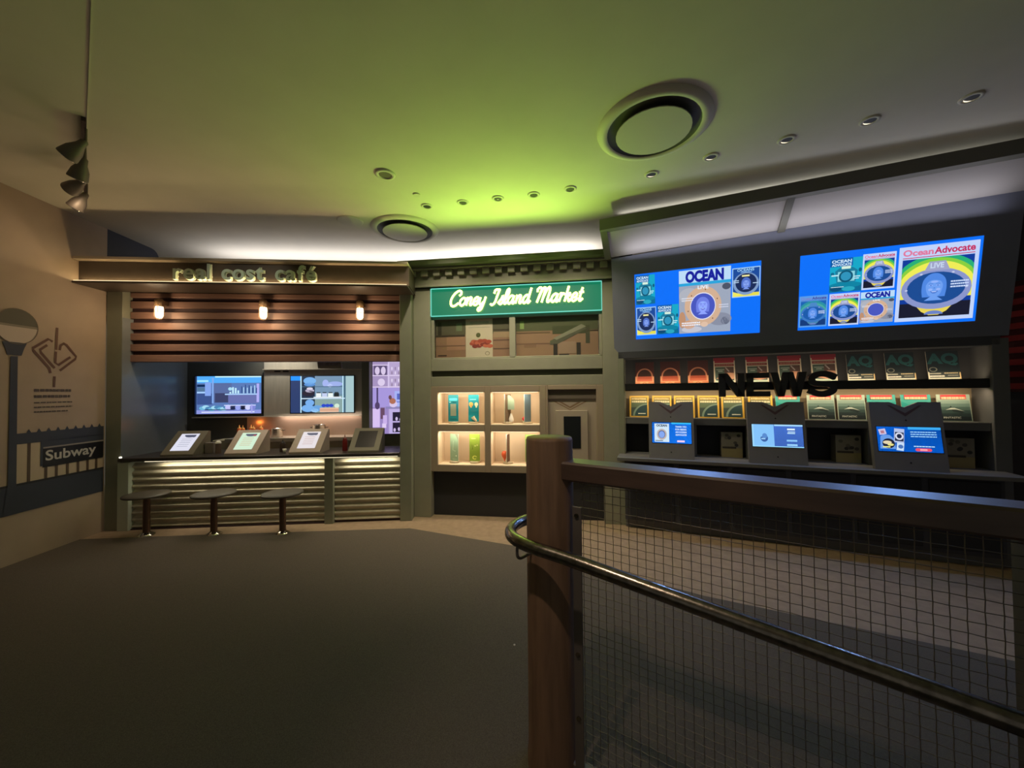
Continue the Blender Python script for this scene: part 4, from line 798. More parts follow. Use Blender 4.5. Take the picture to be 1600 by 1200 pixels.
# magazines
def mag(kind, u, z0, w, h, lab, grp, yb=0.10):
    th = {'A': 'magazine', 'B': 'magazine', 'C': 'magazine', 'D': 'magazine', 'E': 'magazine', 'F': 'magazine'}[kind]
    m = MB(); m.box(0, w, 0, 0.006, 0, h, ink('#d8d0c0'))
    def r(a, b, c, d, col, lay=1): m.rect(a*w, b*w, c*h, d*h, -0.0006*lay, ink(col))
    def o(cx, cz, rx, rz, col, lay=2, **k): m.oval(cx*w, cz*h, rx*w, rz*h, -0.0006*lay, ink(col), **k)
    if kind == 'A':
        r(0, 1, 0, 1, '#5a2a26', 1); r(0, 1, 0, 0.34, '#c8664a', 2); m.ring(0.5*w, 0.36*h, 0.44*w, 0.36*h, 0.84, -0.0006*4, ink('#d98d70'), a0=-0.1, a1=PI+0.1)
        o(0.5, 0.34, 0.36, 0.30, '#4a2a22', 3, a0=0, a1=PI); r(0.14, 0.86, 0.24, 0.36, '#b8553c', 4); r(0, 1, 0, 0.14, '#eca070', 5); r(0, 0.25, 0.07, 0.10, '#c0502e', 6); r(0.7, 1, 0.07, 0.10, '#c0502e', 6)
        m.flat([(0.35*w, 0.04*h), (0.5*w, 0.11*h), (0.65*w, 0.04*h), (0.65*w, 0.02*h), (0.5*w, 0.09*h), (0.35*w, 0.02*h)], -0.0042, ink('#a04828')); r(0.0, 0.09, 0.12, 0.36, '#e09a72', 5); r(0.91, 1, 0.12, 0.36, '#e09a72', 5)
    if kind == 'B':
        r(0, 1, 0, 1, '#e2d4c0', 1); r(0.0, 1, 0.88, 1, '#a8283a', 2); r(0.05, 0.95, 0.80, 0.88, '#b82f40', 2); r(0.05, 0.95, 0.67, 0.765, '#8c3038', 2); m.scribble(0.1*w, 0.9*w, 0.72*h, 0.012, -0.0018, ink('#b88070'), 2)
        r(0.06, 0.94, 0.05, 0.64, '#4c6058', 2); r(0.5, 0.94, 0.30, 0.64, '#5c4440', 3)
        m.flat([(0.1*w, 0.2*h), (0.65*w, 0.42*h), (0.94*w, 0.40*h), (0.94*w, 0.18*h), (0.6*w, 0.12*h)], -0.0024, ink('#d8a084')); m.flat([(0.1*w, 0.12*h), (0.94*w, 0.12*h), (0.94*w, 0.05*h), (0.06*w, 0.05*h), (0.06*w, 0.2*h)], -0.003, ink('#c0d0c0')); m.stroke([(0.55*w, 0.62*h), (0.72*w, 0.46*h)], 0.012, -0.0024, ink('#b0a0a0'))
        m.scribble(0.12*w, 0.5*w, 0.54*h, 0.008, -0.0024, ink('#a9b8b0'), 5); m.scribble(0.2*w, 0.42*w, 0.48*h, 0.010, -0.0024, ink('#a9b8b0'), 6)
    if kind == 'C':
        r(0, 1, 0, 1, '#1c2c34', 1); m.text('AQ', 0.0*w, 0.97*w, 0.50*h, 0.93*h, -0.0015, ink('#2c6a70'), bold=0.05); r(0.0, 1, 0.0, 0.10, '#d8dccc', 2); r(0.03, 1, 0.10, 0.30, '#3a4446', 2); r(0.0, 0.04, 0, 0.3, '#e8e4d0', 3); r(0.96, 1, 0.05, 0.27, '#e0c088', 3)
        m.scribble(0.04*w, 0.4*w, 0.24*h, 0.010, -0.0024, ink('#d8d8c8'), 1); m.scribble(0.5*w, 0.92*w, 0.25*h, 0.010, -0.0024, ink('#d8c8a0'), 2); m.scribble(0.04*w, 0.5*w, 0.15*h, 0.014, -0.0024, ink('#f0ece0'), 3); m.scribble(0.6*w, 0.92*w, 0.17*h, 0.007, -0.0024, ink('#b0b0a0'), 4)
        m.ring(0.17*w, 0.38*h, 0.13*w, 0.08*h, 0.7, -0.0022, ink('#8a8c80'))
    if kind == 'D':
        r(0, 1, 0, 1, '#e8b848', 1); r(0.08, 0.92, 0.05, 0.93, '#5f7058', 2); r(0.08, 0.92, 0.05, 0.45, '#3c4c48', 3)
        m.flat([((0.92)*w, 0.05*h)] + [((0.92-0.74*math.sin(a_))*w, (0.05+0.58*math.cos(a_))*h) for a_ in [PI/2*i/10 for i in range(10, -1, -1)]], -0.0024, ink('#7d9484'))
        m.flat([((0.92)*w, 0.05*h)] + [((0.92-0.64*math.sin(a_))*w, (0.05+0.52*math.cos(a_))*h) for a_ in [PI/2*i/10 for i in range(10, -1, -1)]], -0.0030, ink('#26434a'))
        r(0.1, 0.9, 0.79, 0.92, '#9a7e38', 3); m.text('INTERNATIONAL', 0.12*w, 0.88*w, 0.82*h, 0.885*h, -0.003, ink('#f8e8b0'), bold=0.02); m.scribble(0.12*w, 0.9*w, 0.72*h, 0.020, -0.003, ink('#e0d8b0'), 5); m.scribble(0.45*w, 0.84*w, 0.16*h, 0.011, -0.0036, ink('#e8e8d8'), 7)
    if kind in 'EF':
        r(0, 1, 0, 1, '#aebfae' if kind == 'E' else '#3fa8a0', 1)
        if kind == 'E':
            for i, c in enumerate(['#8ea79c', '#6f8c84', '#547069', '#3c5452', '#2a3c3e', '#1d2a2e']): r(0.03, 0.97, 0.03, 0.78-i*0.12, c, 2+i*0.5)
            m.flat([(0.22*w, 0.42*h), (0.40*w, 0.50*h), (0.50*w, 0.50*h), (0.80*w, 0.37*h), (0.55*w, 0.44*h), (0.36*w, 0.44*h)], -0.0045, ink('#dfe8dc')); m.flat([(0.36*w, 0.52*h), (0.40*w, 0.58*h), (0.42*w, 0.52*h)], -0.0045, ink('#1b2a2c')); m.flat([(0.40*w, 0.455*h), (0.8*w, 0.36*h), (0.7*w, 0.30*h), (0.45*w, 0.36*h)], -0.0042, ink('#2a3a3c'))
            m.text('FINTASTIC', 0.14*w, 0.66*w, 0.10*h, 0.17*h, -0.0055, ink('#cfd4cc'), bold=0.02)
        else: m.flat([(0.0, 0.75*h), (0.3*w, 0.6*h), (w, 0.72*h), (w, 0.3*h), (0, 0.3*h)], -0.0015, ink('#1f9c96'))
        r(0.12, 0.88, 0.82, 0.99, '#d83038', 9); m.scribble(0.14*w, 0.86*w, 0.865*h, 0.022, -0.0062, ink('#f4c8a0'), 8)
    ob = m.build('magazine', frame=NEWS, at=(u, yb, z0), tilt=math.radians(-9), label=lab, cat='magazine', group=grp)
    return ob
w_ = 0.21
for i, (a_, b_) in enumerate([(0.163, 0.369), (0.439, 0.65), (0.730, 0.937)]):
    mag('A', a_, 1.617, b_-a_, 0.27, 'dark red and orange arch-cover magazine, %s from the left on the top rack' % ORD[i], 'orange arch-cover magazines')
for i, (a_, b_) in enumerate([(0.993, 1.2), (1.302, 1.509), (1.595, 1.802), (1.884, 2.096)]):
    mag('B', a_, 1.617, b_-a_, 0.29, 'red-banded white-framed magazine, %s from the left of four on the top rack' % ORD[i], 'red-banded magazines on the top rack')
for i, (a_, b_) in enumerate([(2.179, 2.39), (2.479, 2.696), (2.785, 3.011)]):
    mag('C', a_, 1.617, b_-a_, 0.28, 'dark teal AQ magazine, %s from the left of three on the top rack' % ORD[i], 'dark teal magazines on the top rack')
row = [('D', 0.092, 0.307), ('D', 0.346, 0.553), ('D', 0.58, 0.793), ('D', 0.825, 1.038), ('D', 1.061, 1.278), ('D', 1.318, 1.541), ('F', 1.569, 1.783), ('E', 1.843, 2.072), ('E', 2.093, 2.317), ('F', 2.332, 2.551), ('F', 2.589, 2.807), ('E', 2.848, 3.079)]
names = {'D': 'yellow-framed magazine', 'F': 'turquoise red-banded magazine', 'E': 'grey sea-cover FINTASTIC magazine'}; cnt = {'D': 0, 'E': 0, 'F': 0}
for k_, a_, b_ in row:
    lab = '%s, %s of its kind from the left on the lower rack' % (names[k_], ORD[cnt[k_]]); cnt[k_] += 1
    mag(k_, a_, 1.24, b_-a_, 0.25, lab, {'D': 'yellow-framed magazines', 'E': 'grey sea-cover magazines', 'F': 'turquoise magazines'}[k_])

# boxes in the niches
def nbox(u, w, lab):
    t = thing('newspaper_box', lab, 'box', NEWS, (u, 0.06, 0.822), group='printed boxes in the niches')
    m = MB(); m.box(0, w, 0, 0.12, 0, 0.27, ink('#8a857a')); m.rect(0, w, 0, 0.10, -0.001, ink('#a0936a'))
    r = random.Random(int(u*100))
    for k in range(7): m.oval(w*(0.15+0.7*r.random()), 0.13+0.12*r.random(), 0.018, 0.016, -0.0015-0.0001*k, ink(['#3c3c40', '#565250', '#6a665e'][k % 3]))
    m.rect(0.01, w*0.7, 0.095, 0.115, -0.003, ink('#45403c')); m.build('carton', t)
nbox(1.045, 0.20, 'printed beige box in the niche between the first and second kiosks')
nbox(2.05, 0.20, 'printed beige box in the niche between the second and third kiosks')
nbox(2.86, 0.20, 'printed beige box in the niche right of the third kiosk')

# kiosks
def kiosk(u0, u1, lab, kind, yb=-0.24):
    w = u1-u0; t = thing('touch_kiosk', lab, 'kiosk', NEWS, (u0, yb, 0.822), math.radians(-9), group='touch screen kiosks on the ledge'); h = 0.61
    c = w/2
    m = MB(); m.prism([(0, 0), (w, 0), (w, h), (c+0.10, h), (c, h-0.05), (c-0.10, h), (0, h)], 0, 0.05, M_kpanel); m.build('face_panel', t)
    m = MB(); m.flat([(c-0.12, h-0.03), (c-0.10, h-0.03), (c, h-0.10), (c+0.10, h-0.03), (c+0.12, h-0.03), (c, h-0.13)], -0.001, ink('#5c4648')); m.build('chevron_mark', t)
    for zz in (h-0.165, 0.07): MB().oval(c, zz, 0.007, 0.007, -0.0015, M_black).build('screw', t)
    MB().box(0.02, w-0.02, 0.05, 0.10, 0.03, h-0.1, M_kpanel).build('body', t)
    sx0, sx1 = 0.035, w-0.025; sz0, sz1 = 0.165, 0.385; m = MB(); sw = sx1-sx0; sh = sz1-sz0
    def r(a, b, c_, d, col, lay=1, st=1.0): m.rect(sx0+a*sw, sx0+b*sw, sz0+c_*sh, sz0+d*sh, -0.002-0.0006*lay, glow(col, st))
    m.box(sx0-0.004, sx1+0.004, -0.002, 0.0, sz0-0.004, sz1+0.004, M_black)
    if kind == 0:
        r(0, 1, 0, 1, '#0f78f4', 0, 1.1); r(0.5, 1, 0.93, 1, '#38c0ff', 1); r(0.06, 0.44, 0.05, 0.94, '#d2e8f8', 1); m.text('OCEAN', sx0+0.11*sw, sx0+0.39*sw, sz0+0.79*sh, sz0+0.91*sh, -0.004, glow('#141c48'), bold=0.04)
        m.oval(sx0+0.25*sw, sz0+0.42*sh, 0.13*sw, 0.27*sh, -0.0035, glow('#c0b4b4')); m.oval(sx0+0.25*sw, sz0+0.42*sh, 0.09*sw, 0.19*sh, -0.0042, glow('#3c4878')); m.oval(sx0+0.25*sw, sz0+0.41*sh, 0.077*sw, 0.165*sh, -0.0048, glow('#86a8f0')); r(0.08, 0.28, 0.09, 0.13, '#6a7078', 3)
        for k, s in enumerate(['THANK YOU', 'FOR BEING', 'AN OCEAN', 'ADVOCATE!']): m.text(s, sx0+0.6*sw, sx0+0.88*sw, sz0+(0.76-k*0.13)*sh, sz0+(0.84-k*0.13)*sh, -0.004, glow('#e6f6ff'), bold=0.03)
        r(0.64, 0.83, 0.06, 0.15, '#f0d0f0', 2)
    if kind == 1:
        r(0, 1, 0, 1, '#4f7fe4', 0); r(0, 0.44, 0, 1, '#86c4fa', 1); r(0, 0.03, 0, 1, '#a0dcff', 2); r(0.44, 0.45, 0, 1, '#3a62c0', 3); r(0, 1, 0, 0.04, '#9adcff', 3); r(0.45, 1, 0.93, 1, '#a8dcff', 2)
        m.oval(sx0+0.24*sw, sz0+0.38*sh, 0.075*sw, 0.16*sh, -0.004, glow('#3c64a8'), a0=PI*0.9, a1=PI*2.3); m.oval(sx0+0.25*sw, sz0+0.48*sh, 0.05*sw, 0.12*sh, -0.0045, glow('#5a8cd0')); r(0.18, 0.26, 0.33, 0.38, '#a8d8ff', 6)
        r(0.70, 0.85, 0.76, 0.83, '#e8fbff', 2); r(0.71, 0.85, 0.67, 0.70, '#d0f0ff', 2); r(0.70, 0.85, 0.60, 0.64, '#c4ecff', 2); r(0.68, 0.88, 0.26, 0.34, '#8cc8f8', 2); r(0.68, 0.88, 0.07, 0.15, '#9cd4fc', 2)
    if kind == 2:
        r(0, 1, 0, 1, '#0668e4', 0, 1.05); r(0.5, 1, 0.9, 1, '#3cacf4', 1)
        def tl(x, z, w2, h2, a, lay, c): 
            ca, sa = math.cos(a), math.sin(a); m.flat([(sx0+x*sw+(p*w2*ca-q*h2*sa), sz0+z*sh+(p*w2*sa+q*h2*ca)) for p, q in ((-.5, -.5), (.5, -.5), (.5, .5), (-.5, .5))], -0.002-0.0006*lay, glow(c))
        tl(0.09, 0.79, 0.05, 0.05, 0.2, 2, '#cfc4e4'); tl(0.09, 0.78, 0.025, 0.025, 0.2, 3, '#b87888'); tl(0.35, 0.64, 0.07, 0.125, -0.1, 3, '#b6c4e8'); tl(0.35, 0.60, 0.06, 0.08, -0.1, 4, '#1f2a48'); m.ring(sx0+0.35*sw, sz0+0.62*sh, 0.065*sw, 0.15*sh, 0.6, -0.005, glow('#d8dcf0'))
        tl(0.35, 0.2, 0.05, 0.07, -0.15, 3, '#c8e0f8'); m.oval(sx0+0.355*sw, sz0+0.2*sh, 0.04*sw, 0.08*sh, -0.0045, glow('#4a74b8'))
        m.flat([(sx0+0.03*sw, sz0+0.1*sh), (sx0+0.05*sw, sz0+0.6*sh), (sx0+0.1*sw, sz0+0.68*sh), (sx0+0.2*sw, sz0+0.66*sh), (sx0+0.27*sw, sz0+0.5*sh), (sx0+0.28*sw, sz0+0.1*sh)], -0.0035, glow('#6a9ce8')); m.oval(sx0+0.17*sw, sz0+0.32*sh, 0.10*sw, 0.2*sh, -0.0042, glow('#1a2038'))
        m.oval(sx0+0.15*sw, sz0+0.36*sh, 0.07*sw, 0.07*sh, -0.0048, glow('#e4d4b0')); m.oval(sx0+0.2*sw, sz0+0.27*sh, 0.05*sw, 0.05*sh, -0.005, glow('#e8e088')); r(0.07, 0.19, 0.15, 0.2, '#e8e890', 6)
        for k in range(3): m.scribble(sx0+0.53*sw, sx0+0.93*sw, sz0+(0.8-0.09*k)*sh, 0.008, -0.004, glow('#a8dcff'), k)
        m.scribble(sx0+0.56*sw, sx0+0.88*sw, sz0+0.23*sh, 0.008, -0.004, glow('#c8ecff'), 5); r(0.61, 0.8, 0.04, 0.16, '#f05068', 2); m.oval(sx0+0.61*sw, sz0+0.10*sh, 0.03*sw, 0.06*sh, -0.0032, glow('#f05068')); m.oval(sx0+0.80*sw, sz0+0.10*sh, 0.03*sw, 0.06*sh, -0.0032, glow('#f05068')); r(0.65, 0.76, 0.07, 0.13, '#ffb0b8', 4)
    m.build('touch_screen', t)
kiosk(0.311, 0.758, 'grey touch kiosk showing an OCEAN cover and thank-you text, leftmost of three', 0)
kiosk(1.251, 1.735, 'grey touch kiosk with a pale blue two-part screen, middle of three', 1)
kiosk(2.235, 2.735, 'grey touch kiosk with a collage and a red button, rightmost of three', 2)

# ------------------------------------------------------------------ big covers wall screens
def face(m, cx, cz, s, y, base='#7fa2f4', dark='#5a7ad8', hair='#6c8ef0'):
    g_ = glow; hl = '#94b4fa'
    P = lambda pts: [(cx+a*s, cz+b*s) for a, b in pts]
    m.flat(catmull(P([(-0.62, -0.75), (-0.68, -0.2), (-0.60, 0.45), (-0.25, 0.85), (0.2, 0.86), (0.56, 0.5), (0.66, -0.1), (0.60, -0.75)]), 4), y, g_(hair))
    m.flat(P([(-0.5, -1.0), (-0.16, -0.72), (0.16, -0.72), (0.5, -1.0)]), y-0.0004, g_(base))
    m.flat(catmull(P([(0.0, -0.80), (-0.30, -0.62), (-0.44, -0.2), (-0.44, 0.2), (-0.30, 0.52), (0.0, 0.62), (0.30, 0.52), (0.44, 0.2), (0.44, -0.2), (0.30, -0.62), (0.0, -0.80)]), 4)[:-1], y-0.0005, g_(base))
    m.flat(catmull(P([(-0.47, 0.05), (-0.40, 0.42), (-0.1, 0.66), (0.25, 0.62), (0.46, 0.35), (0.47, 0.05), (0.34, 0.32), (0.05, 0.42), (-0.2, 0.40), (-0.36, 0.26), (-0.47, 0.05)]), 3)[:-1], y-0.0007, g_(hair))
    m.oval(cx-0.2*s, cz-0.24*s, 0.12*s, 0.09*s, y-0.0008, g_(hl)); m.oval(cx+0.22*s, cz-0.24*s, 0.12*s, 0.09*s, y-0.0008, g_(hl)); m.oval(cx, cz+0.30*s, 0.2*s, 0.07*s, y-0.0006, g_(hl))
    for k in (-1, 1):
        m.oval(cx+k*0.19*s, cz+0.05*s, 0.105*s, 0.045*s, y-0.001, g_(hl)); m.oval(cx+k*0.19*s, cz+0.05*s, 0.045*s, 0.042*s, y-0.0013, g_(dark))
        m.stroke([(cx+k*0.32*s, cz+0.14*s), (cx+k*0.2*s, cz+0.19*s), (cx+k*0.07*s, cz+0.15*s)], 0.035*s, y-0.0013, g_(dark))
    m.flat(P([(-0.05, -0.12), (0.0, -0.18), (0.07, -0.13), (0.03, -0.10)]), y-0.0013, g_(dark))
    m.flat(catmull(P([(-0.22, -0.33), (0.0, -0.36), (0.22, -0.33), (0.12, -0.48), (0.0, -0.52), (-0.12, -0.48), (-0.22, -0.33)]), 3)[:-1], y-0.0013, g_(dark)); m.flat(P([(-0.15, -0.36), (0.15, -0.36), (0.1, -0.42), (-0.1, -0.42)]), y-0.0016, g_('#b8ccff'))
def cover(m, x0, x1, z0, z1, kind, lay=1, live=True):
    w, h = x1-x0, z1-z0; y = -0.002-0.0006*lay
    def r(a, b, c, d, col, k=0, st=1.0): m.rect(x0+a*w, x0+b*w, z0+c*h, z0+d*h, y-0.0005*k, glow(col, st))
    def o(cx, cz, rx, rz, col, k=0, **kw): m.oval(x0+cx*w, z0+cz*h, rx*w, rz*h, y-0.0005*k, glow(col), **kw)
    def rg(cx, cz, rx, rz, kk, col, k=0, **kw): m.ring(x0+cx*w, z0+cz*h, rx*w, rz*h, kk, y-0.0005*k, glow(col), **kw)
    def tx(s, a, b, c, d, col, k=3, bold=0.03): m.text(s, x0+a*w, x0+b*w, z0+c*h, z0+d*h, y-0.0005*k, glow(col), bold=bold)
    if kind == 'teal':
        r(0, 1, 0, 1, '#16a8c8'); r(0, 0.7, 0.76, 1, '#0c5ca8', 1); tx('OCEAN', 0.05, 0.66, 0.87, 0.96, '#d8f2ff'); tx('ADVOCATE', 0.05, 0.66, 0.775, 0.85, '#d8f2ff'); r(0, 1, 0, 0.22, '#0b6c96', 1); o(0.5, 0.2, 0.5, 0.09, '#0c84a4', 2); o(0.2, 0.1, 0.18, 0.08, '#0a4c74', 3); o(0.6, 0.08, 0.2, 0.07, '#2aa8c0', 3)
        m.flat([(x0+a*w, z0+b*h) for a, b in ((0.22, 0.28), (0.80, 0.28), (0.86, 0.62), (0.7, 0.72), (0.3, 0.72), (0.16, 0.62))], y-0.002, glow('#1c7c9c')); r(0.25, 0.77, 0.31, 0.6, '#8ad4e0', 5); r(0.36, 0.64, 0.68, 0.76, '#d6f0e0', 5); o(0.5, 0.46, 0.22, 0.18, '#0e5674', 6); o(0.5, 0.46, 0.16, 0.13, '#2f94bc', 7); o(0.93, 0.62, 0.05, 0.06, '#0d5a80', 5); o(0.08, 0.55, 0.06, 0.05, '#0d6c90', 5)
        m.scribble(x0+0.05*w, x0+0.45*w, z0+0.15*h, 0.018*h, y-0.004, glow('#d8f4ff'), 3); r(0.05, 0.28, 0.48, 0.52, '#bce8f4', 8); r(0.74, 0.94, 0.42, 0.45, '#bce8f4', 8); r(0.74, 0.9, 0.36, 0.39, '#bce8f4', 8)
    elif kind == 'navy':
        r(0, 1, 0, 1, '#a9d4f8'); r(0.03, 0.97, 0.03, 0.97, '#1d4c9c', 1); tx('OCEANS', 0.18, 0.78, 0.87, 0.96, '#a8dcff', 3, 0.02); r(0.3, 0.7, 0.83, 0.855, '#7fb4ec', 2); r(0.03, 0.97, 0.03, 0.14, '#e8dc50', 2)
        o(0.5, 0.45, 0.46, 0.38, '#7f9cc8', 3); o(0.5, 0.48, 0.38, 0.32, '#1b2c58', 4); m.flat([(x0+a*w, z0+b*h) for a, b in ((0.03, 0.2), (0.4, 0.08), (0.03, 0.03))], y-0.002, glow('#f0e860')); r(0.35, 0.62, 0.69, 0.745, '#f0e8a0', 6)
        if live: face(m, x0+0.5*w, z0+0.47*h, 0.25*w, y-0.004, '#7896e8', '#4c68c0', '#5070c8')
        r(0.04, 0.24, 0.56, 0.585, '#c0dcf8', 7); r(0.04, 0.24, 0.50, 0.525, '#c0dcf8', 7); r(0.74, 0.92, 0.44, 0.465, '#c0dcf8', 7)
    elif kind == 'ocean':
        r(0, 1, 0, 1, '#9ea8bc'); r(0, 1, 0.79, 1, '#bcdcf8', 1, 1.0); tx('OCEAN', 0.13, 0.87, 0.80, 0.985, '#16209c', 4, 0.06); r(0, 1, 0.755, 0.8, '#2aa4dc', 2)
        for cx, cz, rx, rz, c in [(0.2, 0.6, 0.2, 0.12, '#b0b4c0'), (0.8, 0.2, 0.22, 0.1, '#8a90a4'), (0.25, 0.06, 0.2, 0.05, '#c4c4d0'), (0.06, 0.22, 0.07, 0.13, '#c09070'), (0.2, 0.14, 0.12, 0.07, '#d0a080'), (0.92, 0.7, 0.08, 0.05, '#4c5468'), (0.9, 0.17, 0.08, 0.06, '#4a5268')]: o(cx, cz, rx, rz, c, 3)
        rg(0.47, 0.42, 0.36, 0.31, 0.6, '#d4b094', 5); o(0.47, 0.42, 0.25, 0.215, '#e4e4f4', 6); o(0.47, 0.42, 0.235, 0.20, '#4a58c0', 7)
        for an in range(6): o(0.47+0.30*math.cos(an+0.4), 0.42+0.26*math.sin(an+0.4), 0.012, 0.011, '#7c5c48', 8)
        if live: face(m, x0+0.47*w, z0+0.435*h, 0.195*w, y-0.0045, '#8fa4ff', '#5260c8', '#7080e4')
        tx('LIVE', 0.37, 0.58, 0.69, 0.745, '#e8eef8', 9); o(0.5, 0.13, 0.07, 0.04, '#e0c0a8', 8)
        for k in range(2): m.scribble(x0+0.05*w, x0+0.42*w, z0+(0.165-0.035*k)*h, 0.02*h, y-0.0055, glow('#eceef8'), k); m.scribble(x0+0.05*w, x0+0.28*w, z0+(0.56-0.035*k)*h, 0.014*h, y-0.0055, glow('#e0e4f0'), k+4); m.scribble(x0+0.78*w, x0+0.96*w, z0+(0.42-0.035*k)*h, 0.014*h, y-0.0055, glow('#d4d8ec'), k+9)
    else:  # advocate
        dim = kind == 'adv_dim'
        r(0, 1, 0, 1, '#c2d4fa' if not dim else '#5c9ce8'); tx('Ocean', 0.05, 0.44, 0.875, 0.96, '#e07aa0' if not dim else '#7c84c8', 3, 0.035); tx('Advocate', 0.45, 0.95, 0.875, 0.965, '#c42c60' if not dim else '#483c90', 3, 0.03); r(0.05, 0.95, 0.845, 0.855, '#c42c60' if not dim else '#483c90', 3)
        X0_, X1_, Z0_, Z1_ = 0.05, 0.95, 0.05, 0.83; r(X0_, X1_, Z0_, Z1_, '#103c9c' if not dim else '#1c64b4', 2)
        for k, (c, rr) in enumerate([('#28b078', 0.66), ('#88d040', 0.60), ('#f0ec58', 0.55)] if not dim else [('#2a90a4', 0.62), ('#4aa8a0', 0.54)]):
            cx_, cz_ = x0+0.5*w, z0+0.30*h; poly = []
            for i in range(33):
                a_ = PI*i/32; px_ = max(x0+X0_*w, min(x0+X1_*w, cx_+rr*w*math.cos(a_))); pz_ = min(z0+Z1_*h, cz_+rr*0.92*h*math.sin(a_)*0.95); poly.append((px_, pz_))
            m.flat(poly, y-0.0005*(3+k*0.5), glow(c))
        r(X0_, X1_, Z0_, 0.24, '#1a1c30' if not dim else '#143c7c', 5); m.flat([(x0+a*w, z0+b*h) for a, b in ((0.25, 0.22), (0.75, 0.22), (0.66, 0.12), (0.56, 0.07), (0.44, 0.07), (0.34, 0.12))], y-0.003, glow('#e8d458' if not dim else '#4a88b0')); o(0.5, 0.08, 0.12, 0.05, '#6c84c8', 7, a0=0, a1=PI)
        o(0.5, 0.42, 0.445, 0.27, '#8a96cc' if not dim else '#3c78c4', 8); o(0.5, 0.43, 0.37, 0.21, '#1c4c94' if not dim else '#1c5cac', 9); m.flat([(x0+a*w, z0+b*h) for a, b in ((0.34, 0.66), (0.66, 0.66), (0.6, 0.78), (0.4, 0.78))], y-0.0045, glow('#a0a4c8' if not dim else '#4c88c8'))
        if live: face(m, x0+0.48*w, z0+0.455*h, 0.235*w, y-0.006, '#6ea0f2', '#4a78d0', '#5088e4')
        if not dim: tx('LIVE', 0.41, 0.58, 0.69, 0.76, '#c8d8f0', 14)
        for sg in (0.12, 0.88, 0.3, 0.7): o(sg, 0.42+(0.2 if sg in (0.3, 0.7) else 0)*1.0, 0.018, 0.012, '#c0c8e8', 15)
        for k in range(3): m.scribble(x0+0.68*w, x0+0.9*w, z0+(0.50-0.035*k)*h, 0.018*h, y-0.009, glow('#cfe0ff'), k)
def bigscreen(u, w, h, lab, drawer):
    t = thing('wall_screen', lab, 'screen', NEWS, (u, -0.055, 2.135), math.radians(10.6), group='large angled screens on the newsstand fascia')
    MB().box(-0.012, w+0.012, 0.0, 0.05, -0.012, h+0.012, M_black).build('housing', t)
    m = MB(); m.rect(0, w, 0, h, -0.001, glow('#0a6cf0', 1.1)); drawer(m, w, h); m.build('display', t); return t
def s1(m, w, h):
    cover(m, 0.01*w, 0.175*w, 0.535*h, 0.975*h, 'teal'); cover(m, 0.01*w, 0.18*w, 0.06*h, 0.49*h, 'navy'); cover(m, 0.19*w, 0.37*w, 0.06*h, 0.50*h, 'teal'); cover(m, 0.375*w, 0.78*w, 0.05*h, 0.975*h, 'ocean'); cover(m, 0.79*w, 0.995*w, 0.52*h, 0.93*h, 'navy')
def s2(m, w, h):
    cover(m, 0.185*w, 0.375*w, 0.48*h, 0.91*h, 'teal'); cover(m, 0.375*w, 0.56*w, 0.48*h, 0.93*h, 'adv'); cover(m, 0.005*w, 0.18*w, 0.04*h, 0.46*h, 'adv_dim'); cover(m, 0.19*w, 0.37*w, 0.04*h, 0.46*h, 'adv'); cover(m, 0.375*w, 0.565*w, 0.05*h, 0.45*h, 'ocean', live=False); cover(m, 0.575*w, 0.985*w, 0.04*h, 0.96*h, 'adv')
bigscreen(0.185, 1.215, 0.72, 'large blue screen on the fascia with one big OCEAN cover, the left of two', s1)
bigscreen(1.725, 1.30, 0.72, 'large blue screen on the fascia with one big Ocean Advocate cover, the right of two', s2)

# ------------------------------------------------------------------ far right red louvres
t = thing('red_louvre_panel', 'dim red louvred panel on the wall at the far right edge', 'panel', WORLD, (5.29, 3.9, 1.5))
MB().box(-0.03, 0, -0.5, 0.6, 0, 1.15, mat('deep_red', '#5a0a10', 0.5)).build('backing', t)
for k in range(9): MB().box(-0.06, -0.03, -0.5, 0.6, 0.03+k*0.125, 0.09+k*0.125, mat('louvre_red', '#c02a30', 0.4)).build('louvre', t)
point('louvre_fill', (4.9, 3.6, 2.1), 0.15, (1, 0.08, 0.08), 0.03)  # added red light that makes the louvres glow, no lamp modelled

# ================================================================== RAILING
t = thing('timber_railing', 'timber post and rail barrier with wire mesh infill in the foreground', 'railing', RAIL)
m = MB(); m.lathe([(0.104, 0.0), (0.104, 0.05), (0.0995, 0.08), (0.0985, 1.345), (0.094, 1.356), (0.0, 1.357)], M_post, n=56); m.build('post', t)
MB().bbox(0.05, 2.2, -0.055, 0.055, 1.19, 1.266, M_beam, 0.008).build('top_rail', t)
m = MB(); m.bbox(0.112, 0.150, -0.02, -0.012, 0.02, 1.085, M_bar, 0.002)
m.build('mesh_frame_bar', t)
for z_ in (1.05, 0.86, 0.5, 0.25):
    m = MB(); m.add([(0.131+0.009*math.cos(q*PI/6), yy, z_+0.009*math.sin(q*PI/6)) for yy in (-0.026, -0.02) for q in range(12)], [list(range(12))]+[(q, q+12, (q+1) % 12+12, (q+1) % 12) for q in range(12)], M_pipe, False); m.build('bolt', t)
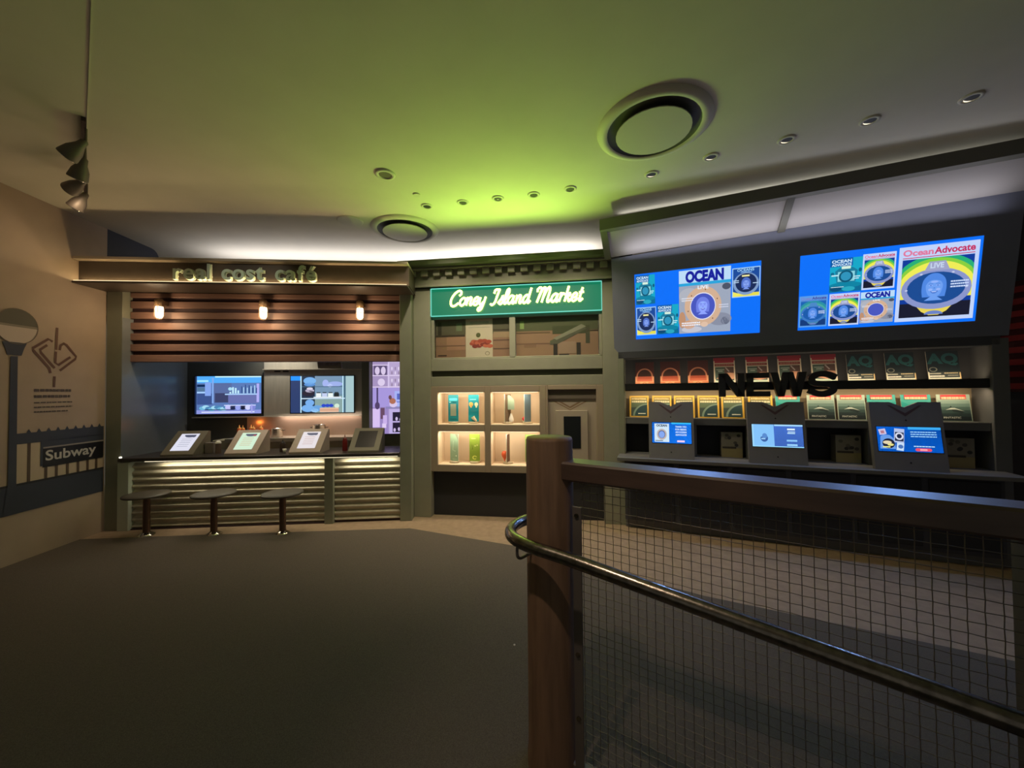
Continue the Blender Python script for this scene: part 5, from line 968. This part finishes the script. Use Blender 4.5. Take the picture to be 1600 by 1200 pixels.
MB().bbox(1.285, 1.40, -0.06, 0.06, 0.0, 1.19, mat('dark_post', '#3a302a', 0.6)).build('lower_post', t)
MB().bbox(0.10, 1.285, -0.02, 0.02, 0.02, 0.06, M_bar).build('bottom_bar', t)
m = MB(); P_ = 0.0305; us = [0.152+P_*i for i in range(37)]; zs = [0.075+P_*i for i in range(37)]; wr = 0.00125
for i, u in enumerate(us):
    pts = [(u, -0.004+0.0018*(1 if (i+j) % 2 else -1), zs[j]) for j in range(36)]+[(u, -0.004, 1.18)]
    m.tube(pts, wr, M_wire, 5, cap=False)
for j, z_ in enumerate(zs):
    pts = [(us[i], -0.004-0.0018*(1 if (i+j) % 2 else -1), z_) for i in range(37)]
    m.tube([(0.14, -0.004, z_)]+pts+[(1.285, -0.004, z_)], wr, M_wire, 5, cap=False)
m.build('wire_mesh', t)

t = thing('handrail', 'worn round steel handrail looping round the timber post', 'handrail', RAIL)
pts = [(1.7, -0.172, 0.785), (1.233, -0.172, 0.832), (0.7, -0.172, 0.885), (0.201, -0.172, 0.937), (0.04, -0.178, 0.952), (-0.05, -0.165, 0.957), (-0.115, -0.125, 0.958), (-0.155, -0.06, 0.958), (-0.168, 0.02, 0.958), (-0.15, 0.09, 0.958), (-0.10, 0.145, 0.958), (-0.03, 0.165, 0.958), (0.03, 0.14, 0.958), (0.05, 0.09, 0.958)]
MB().tube(catmull(pts, 8), 0.0245, M_pipe, 20).build('pipe', t)
m = MB(); m.tube(catmull([(-0.06, -0.165, 0.938), (-0.06, -0.165, 0.90), (-0.055, -0.145, 0.885), (-0.04, -0.085, 0.89)], 6), 0.006, M_bar, 8); m.build('bracket', t)
m = MB(); m.tube(catmull([(1.33, -0.172, 0.802), (1.33, -0.172, 0.76), (1.33, -0.14, 0.745), (1.33, -0.055, 0.75)], 6), 0.006, M_bar, 8); m.build('bracket', t)
MB().lathe([(0.006, 0), (0.007, 0.004), (0.002, 0.006)], mat('paper_white', '#fff8ec', 0.4), n=10).build('paper_scrap', at=(0.0, 2.37, 0.006), label='tiny white scrap lying on the dark carpet left of the timber post', cat='scrap')
